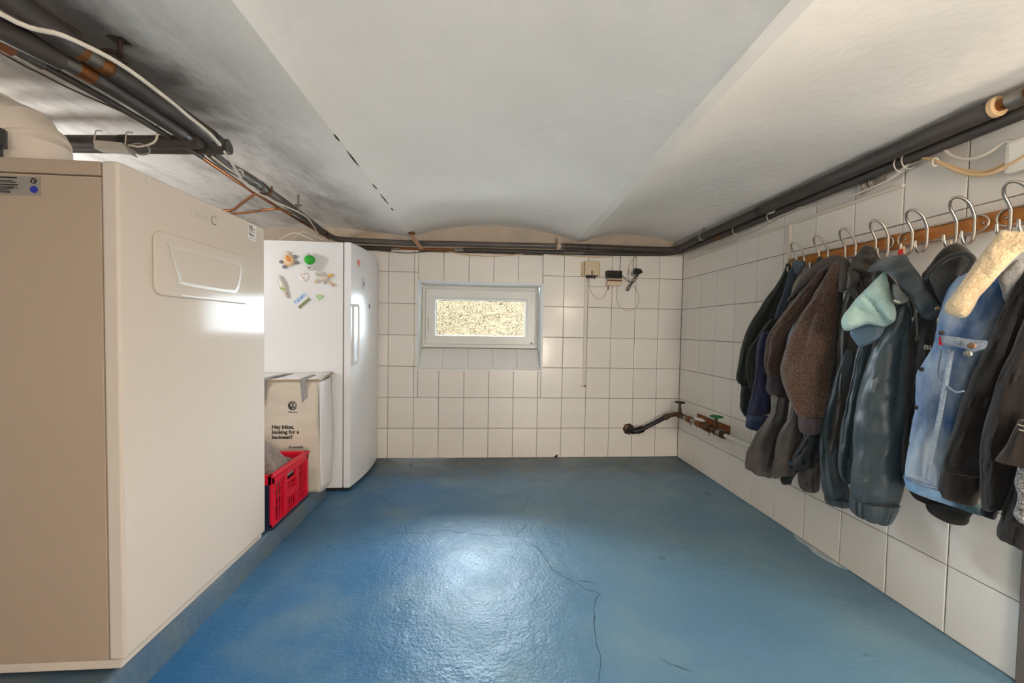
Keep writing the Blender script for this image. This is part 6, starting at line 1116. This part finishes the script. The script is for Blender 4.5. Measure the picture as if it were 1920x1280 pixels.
def in_poly(p, poly):
    c = False; n = len(poly)
    for i in range(n):
        a, b_ = poly[i], poly[i-1]
        if (a[1] > p[1]) != (b_[1] > p[1]) and p[0] < (b_[0]-a[0])*(p[1]-a[1])/(b_[1]-a[1])+a[0]: c = not c
    return c
def seg_dist(p, a, b_):
    dx, dy = b_[0]-a[0], b_[1]-a[1]; l = dx*dx+dy*dy; t = max(0, min(1, ((p[0]-a[0])*dx+(p[1]-a[1])*dy)/l)) if l else 0
    return math.hypot(p[0]-a[0]-t*dx, p[1]-a[1]-t*dy)
def pillow(name, key, m, parent, front=.04, back=.02, soft=.03, fold=.004, ang=60, nf=60, step=.006, wr=.003, bulge_dir=0, lift=0, nub=0, crease=0):
    """padded cloth shape with its own thickness from a flat pattern outline"""
    c, u, poly = POLY[key]; c = Vector(c); U = Vector((u[0], u[1], 0)); N_ = Vector((u[1], -u[0], 0))
    if N_.dot(c) > 0: N_ = -N_
    sm = [(p.x, p.y) for p in spline([Vector((a, b_, 0)) for a, b_ in poly], 3, True)]
    us = [p[0] for p in sm]; vs_ = [p[1] for p in sm]; pts = [Vector(p) for p in sm]; nb = len(pts)
    rs = random.Random(sum(map(ord, key))); y = min(vs_)
    while y < max(vs_):
        x = min(us)
        while x < max(us):
            q = (x+rs.uniform(-.2, .2)*step, y+rs.uniform(-.2, .2)*step)
            if in_poly(q, sm) and min(seg_dist(q, sm[i], sm[i-1]) for i in range(nb)) > step*.5: pts.append(Vector(q))
            x += step
        y += step
    co, _, faces, ov, _, _ = delaunay_2d_cdt(pts, [(i, (i+1) % nb) for i in range(nb)], [], 1, 1e-6)
    nb_pts = [(q.x, q.y) for q in co]; ca, sa = math.cos(math.radians(ang)), math.sin(math.radians(ang)); o1 = rs.uniform(0, 9)
    F, B = [], []; edge = []
    for q in nb_pts:
        d = min(seg_dist(q, sm[i], sm[i-1]) for i in range(nb)); edge.append(d < 1e-5)
        t = min(1, d/soft); pr = math.sqrt(max(0, 1-(1-t)**2))
        f = math.sin((q[0]*ca+q[1]*sa)*nf+o1+2*noise.noise(Vector((q[0]*18, q[1]*18, o1))))*fold*pr
        w3 = c+U*q[0]+Vector((0, 0, q[1]))
        nz = noise.noise(w3*22)*wr*pr
        if nub: nz += (abs(noise.noise(w3*75))*1.6-.4)*nub*min(1, pr*2)
        if crease: nz -= ((1-min(1, abs(noise.noise(Vector(((q[0]*ca+q[1]*sa)*16, (q[1]*ca-q[0]*sa)*5, o1))))*3))**2)*crease*pr
        tilt = N_*(bulge_dir*q[1])
        F.append(w3+N_*(front*pr+f+nz+lift)+tilt); B.append(w3-N_*(back*pr)+tilt+N_*lift)
    n = len(F); fs = [tuple(f) for f in faces]; fs += [tuple((i if edge[i] else i+n) for i in f[::-1]) for f in faces]
    for v in F+B: v.x = min(v.x, RIGHT-.006)
    b = MB(); b.add(F+B, fs); o = b.build(name, m, parent, smooth=True, angle=80)
    bm = bmesh.new(); bm.from_mesh(o.data); bmesh.ops.delete(bm, geom=[v for v in bm.verts if not v.link_faces], context='VERTS'); bm.to_mesh(o.data); bm.free()
    return o
def strip(name, m, parent, pts, w, key, off):
    """seam tape on the front of a lofted piece, following world points"""
    return MB().tube(pts, w, 6, smooth_n=4).build(name, m, parent, smooth=True)
def garment(name, base, label, cat): return empty(name, base, label, cat)
GH = 'coats on the rail'

g = garment('jacket', (1.55, 1.95, .60), 'dark green knit jacket, farthest along the coat rail', 'jacket')
loft('body', 'a_body', C_GREEN, g, .5, .02, .012, 2.6); loft('sleeve', 'a_sleeve', C_GREEN, g, .6, .012, .008, 2.2); loft('lower_sleeve', 'a_lower', C_BLACKZ, g, .6, .012, .004); loft('cuff', 'a_cuff', C_NAVY, g, .6, .014, 0, wr=.001, crease=.001, steps=3)
g = garment('jacket', (1.52, 1.88, .58), 'navy denim jacket with blue cuff between green jacket and brown fleece', 'jacket')
loft('sleeve', 'b_sleeve', C_NAVY, g, .6, .012, .008); loft('cuff', 'b_cuff', C_NAVYDEN, g, .6, .014, .003, crease=.001, steps=4); loft('shoulder', 'b_shoulder', cloth('faded_dark_denim', (74, 86, 100), (54, 64, 80), .9, 120), g, .5, .012, .004); pillow('collar', 'b_collar', cloth('blue_denim_collar', (96, 106, 118), (70, 80, 94), .9, 150), g, .014, .008, .012, .001)
g = garment('jacket', (1.48, 1.70, .56), 'speckled brown fleece jacket with ribbed cuffs on the second hook', 'jacket')
loft('back', 'c_back', C_BLACKZ, g, .35, .02, .01); loft('sleeve', 'c_sleeve', C_BROWN, g, .62, .014, .008, 2.0); loft('cuff', 'c_cuff', C_CUFF, g, .65, .014, .002, wr=.001, crease=.001, steps=4)
loft('front_sleeve', 'c_front', C_BROWN, g, .55, .02, .010, 1.5, wr=.006, crease=.007); loft('front_cuff', 'c_fcuff', C_CUFF, g, .62, .014, .003, puck=.001, crease=.001, steps=4)
pillow('collar', 'c_collar', C_BROWNS, g, .022, .012, .012, .002)
hp = [Vector(p) for p in COLLAR3]
MB().tube(hp, [.006, .016, .021, .024, .025, .025, .023, .019, .008], 14, smooth_n=5).build('hood_roll', C_BROWNS, g, smooth=True)
MB().tube([p+Vector((-.010, -.006, -.022)) for p in hp[2:8]], [.006, .014, .017, .017, .014, .005], 12, smooth_n=5).build('hood_lining', C_CUFF, g, smooth=True)
g = garment('coat', (1.50, 1.80, .35), 'long taupe satin coat whose hems show below the brown fleece', 'coat')
loft('left_hem', 'd_left', C_TAUPE, g, .55, .02, .016, 1.7); loft('right_hem', 'd_right', C_TAUPE, g, .55, .018, .014, 1.7); loft('inner_hem', 'd_under', C_BLACKZ, g, .5, .012, .003, crease=.001, steps=4)
g = garment('jacket', (1.50, 1.66, .32), 'black zipped jacket with a taupe cuff left of the teal rain jacket', 'jacket')
ep = loft('panel', 'e_panel', C_BLACKZ, g, .4, .018, .006); loft('cuff', 'e_cuff', C_TAUPE, g, .6, .018, .004)
zl = [Vector(r[:3])-Vector(r[3:])*1.02 for r in LOFT['e_panel'][1:5]]
MB().tube(zl, .0018, 6, smooth_n=4).build('zip', M_STEEL, g); MB().cyl(zl[-1], zl[-1]-Vector((0, 0, .014)), .004, 8).build('zip_pull', M_('zip_blue', (70, 120, 170), .4), g)
g = garment('jacket', (1.50, 1.56, .40), 'dark grey hooded jacket on the third hook behind the mint lining', 'jacket')
loft('body', 'f_body', C_DGREY, g, .5, .02, .014, 2.4); pillow('hood', 'f_hood', C_DGREY, g, .030, .015, .022, .008, 70, 90, crease=.012); pillow('lapel', 'f_lapel', C_DGREY, g, .016, .008, .014, .003, 20, 90); pillow('strap', 'f_strap', C_DGREY, g, .010, .006, .010, .002)
g = garment('rain_jacket', (1.46, 1.45, .22), 'dark teal rain jacket with a mint mesh hood lining on the fourth hook', 'jacket')
loft('left_sleeve', 'g_left', C_TEAL, g, .6, .016, .016, 1.9, drift=3.5); loft('left_cuff', 'g_lcuff', C_TEAL, g, .6, .016, .002, puck=.0035, crease=.001, steps=4)
loft('inner_fold', 'g_mid', C_TEAL, g, .5, .014, .014, 2.0); loft('right_sleeve', 'g_right', C_TEAL, g, .5, .022, .018, 1.5, drift=3.0, wr=.007); loft('right_cuff', 'g_rcuff', C_TEAL, g, .55, .02, .003, puck=.0045, crease=.001, steps=4)
pillow('neck', 'g_neck', C_BLACKZ, g, .02, .015, .02, .004); pillow('hood', 'g_hood', C_TEALH, g, .020, .02, .016, .005, 125, 100, crease=.012, wr=.006)
pillow('hood_flap', 'g_flap', cloth('steel_blue_shell', (82, 108, 128), (70, 92, 110), .45, 5, .1, .1), g, .018, .008, .014, .003, 20, 60); pillow('hood_lining', 'g_lining', [C_LINING], g, .030, .012, .03, .010, 35, 62, wr=.006, crease=.016)
pillow('inner_pouch', 'g_bag', cloth('silver_film', (140, 144, 140), (80, 84, 82), .3, 60, 0, .8, 60, .006), g, .02, .008, .012, .005, 40, 160)
cordp = [Vector(p) for p in CORD6]
MB().tube(cordp, .0022, 6, smooth_n=5).build('drawcord', C_BLACKIN, g, smooth=True); put_ell(MB(), tuple(cordp[-1]), (.006, .006, .008), 8).build('cord_end', C_BLACK, g, smooth=True)
MB().cyl(TOG6[0], TOG6[1], .004, 8).build('toggle', M_('toggle_cream', (206, 190, 170), .4), g)
put_ell(MB(), tuple(RIV6), (.006, .006, .006), 10).build('snap', M_('snap_brass', (150, 120, 90), .35, metal=.8), g, smooth=True)
hk = Vector((1.545, 1.318, 1.372))
lp = MB(); lp.tube([hk+Vector((0, 0, .008)), hk+Vector((-.008, .010, -.015)), hk+Vector((-.012, .014, -.040))], .004, 6, smooth_n=4); lp.tube([hk+Vector((0, 0, .008)), hk+Vector((-.004, -.006, -.015)), hk+Vector((-.006, -.012, -.040))], .004, 6, smooth_n=4); lp.build('hanger_loop', M_('loop_beige', (206, 180, 150), .8), g, smooth=True)
MB().prism([(-.008, -.030), (.008, -.030), (.006, .004), (-.005, .004)], hk+Vector((-.010, .002, -.006)), (.5, -.8, 0), (0, 0, 1), (-.002, -.001, 0)).build('red_tag', M_RED, g)
g = garment('hoodie', (1.50, 1.30, .25), 'black hoodie with an open hood between rain jacket and denim jacket', 'hoodie')
loft('body', 'h_body', C_BLACK, g, .5, .02, .012, 2.0); pillow('hood', 'h_hood', C_BLACK, g, .030, .02, .022, .004, 60, 50, crease=.006); pillow('hood_inside', 'h_inner', C_BLACKIN, g, .006, .006, .02, .004, 75, 55)
loft('hem', 'h_hem', C_BLACK, g, .4, .016, .003, crease=.001, steps=4); loft('back_hem', 'h_hem2', C_BLACK, g, .4, .016, .003, crease=.001, steps=4)
rim = [Vector(p) for p in RIM7]
MB().tube(rim, .008, 8, closed=False, smooth_n=4).build('hood_rim', C_BLACKIN, g, smooth=True)
t7 = Vector(TXT7)
text_mesh('BLUE', .020, 'lettering', M_('print_cream', (196, 186, 164), .7), g, t7, (U7[0], U7[1], -.08), (0, 0, 1), (N7[0], N7[1], 0), bold=.0004, squash=1.15)
MB().tube([(1.56, 1.185, 1.372), (1.553, 1.18, 1.352), (1.546, 1.175, 1.335)], .003, 6, smooth_n=3).build('hanger_loop', M_('loop_pink', (214, 190, 170), .8), g, smooth=True)
g = garment('denim_jacket', (1.46, 1.15, .28), 'washed blue denim jacket with a cream sherpa collar', 'jacket')
ib = loft('body', 'i_body', C_DENIM, g, .5, .02, .006, 1.6, wr=.003, crease=.006); loft('hem_band', 'i_hem', cloth('pale_denim_band', (130, 164, 196), (92, 128, 166), .9, 40), g, .52, .022, .001, wr=.001, crease=.001, steps=4); loft('back_hem', 'i_hem2', cloth('teal_denim_band', (96, 128, 136), (70, 98, 110), .9, 40), g, .4, .014, .001, crease=.001, steps=4)
pillow('sherpa_collar', 'i_sherpa', C_SHERPA, g, .030, .016, .022, .003, 30, 60, wr=.003, step=.004, nub=.0035); pillow('sherpa_edge', 'i_edge', C_SHERPA, g, .012, .008, .008, .002, wr=.003, step=.0045, nub=.004); pillow('collar_back', 'i_lapel', C_DEN2, g, .012, .008, .012, .002)
pf = pillow('pocket_flap', 'i_pocketflap', cloth('flap_denim', (136, 146, 158), (92, 106, 126), .9, 160), g, .004, .004, .004, .0008, wr=.0006, step=.005)
for p, r_, m_ in ((BTN8[0], .009, M_('bronze_button', (120, 96, 78), .4, metal=.7)), (BTN8[1], .009, M_STEEL)):
    p = Vector(p); MB().lathe([(0, 0), (r_, 0), (r_, .003), (r_*.5, .005), (0, .004)], p, (-p.x, -p.y, 0), 14).build('button', m_, g, smooth=True, angle=40)
MB().prism([(-.006, -.012), (.006, -.012), (.006, .012), (-.006, .012)], Vector(TAB8), (U7[0], U7[1], 0), (0, 0, 1), (N7[0]*.004, N7[1]*.004, 0)).build('red_tab', M_RED, g)
for pth, w in ((SEAM8, .0065), (SEAM8B, .0028), (SEAM8C, .0022), (SEAM8D, .0022)): MB().tube([Vector(p) for p in pth], w, 6, smooth_n=4).build('seam', C_STITCH, g, smooth=True)
for p in BTN8[2:]: p = Vector(p); MB().lathe([(0, 0), (.007, 0), (.007, .003), (0, .004)], p, (-p.x, -p.y, 0), 10).build('button', M_('dark_stud', (70, 60, 54), .5, metal=.5), g, smooth=True, angle=40)
MB().tube([(1.557, 1.05, 1.375), (1.545, 1.05, 1.36), (1.535, 1.045, 1.345)], .003, 6, smooth_n=3).build('hanger_loop', M_('loop_grey', (120, 110, 100), .8), g, smooth=True)
g = garment('knit_jacket', (1.46, 1.02, .28), 'black-brown knitted jacket with ribbed hem beside the denim jacket', 'jacket')
loft('body', 'j_body', C_KNIT, g, .5, .02, .012, 1.8); loft('hem', 'j_hem', C_RIB, g, .5, .02, .002, puck=.0016, crease=.001, steps=5); loft('sleeve', 'j_sleeve', C_KNIT, g, .55, .018, .014, 1.8); loft('rib_cuff', 'j_rib', C_RIB, g, .45, .016, .002, puck=.0016, crease=.001, steps=5, end1=1)
for z_ in (0, .012): r_ = LOFT['j_rib'][0]; c_ = Vector(r_[:3])+Vector((0, 0, -.012-z_)); h_ = Vector(r_[3:]); n_ = Vector((h_.y, -h_.x, 0)).normalized(); n_ = -n_ if n_.dot(c_) > 0 else n_; MB().tube([c_+h_*(-1.0+.25*i)*(1.0)+n_*(.045*math.sin(PI*i/8)**.6+.006) for i in range(9)], .002, 6).build('stripe', M_('cuff_stripe', (200, 184, 150), .8), g)
g = garment('tweed_jacket', (1.44, .95, .12), 'dark jacket with speckled grey knit sleeve cut off by the right edge', 'jacket')
loft('body', 'k_body', C_KNIT, g, .5, .02, .008); loft('sleeve', 'k_tweed', C_TWEED, g, .55, .016, .006)
g = pillow('dark_strap', 'k_tag', cloth('midnight_cloth', (36, 36, 50), (24, 24, 34), .8), None, .016, .010, .012, .004, 30, 120); tag(g, 'crumpled dark navy strap end hanging below the knitted jacket', 'strap')
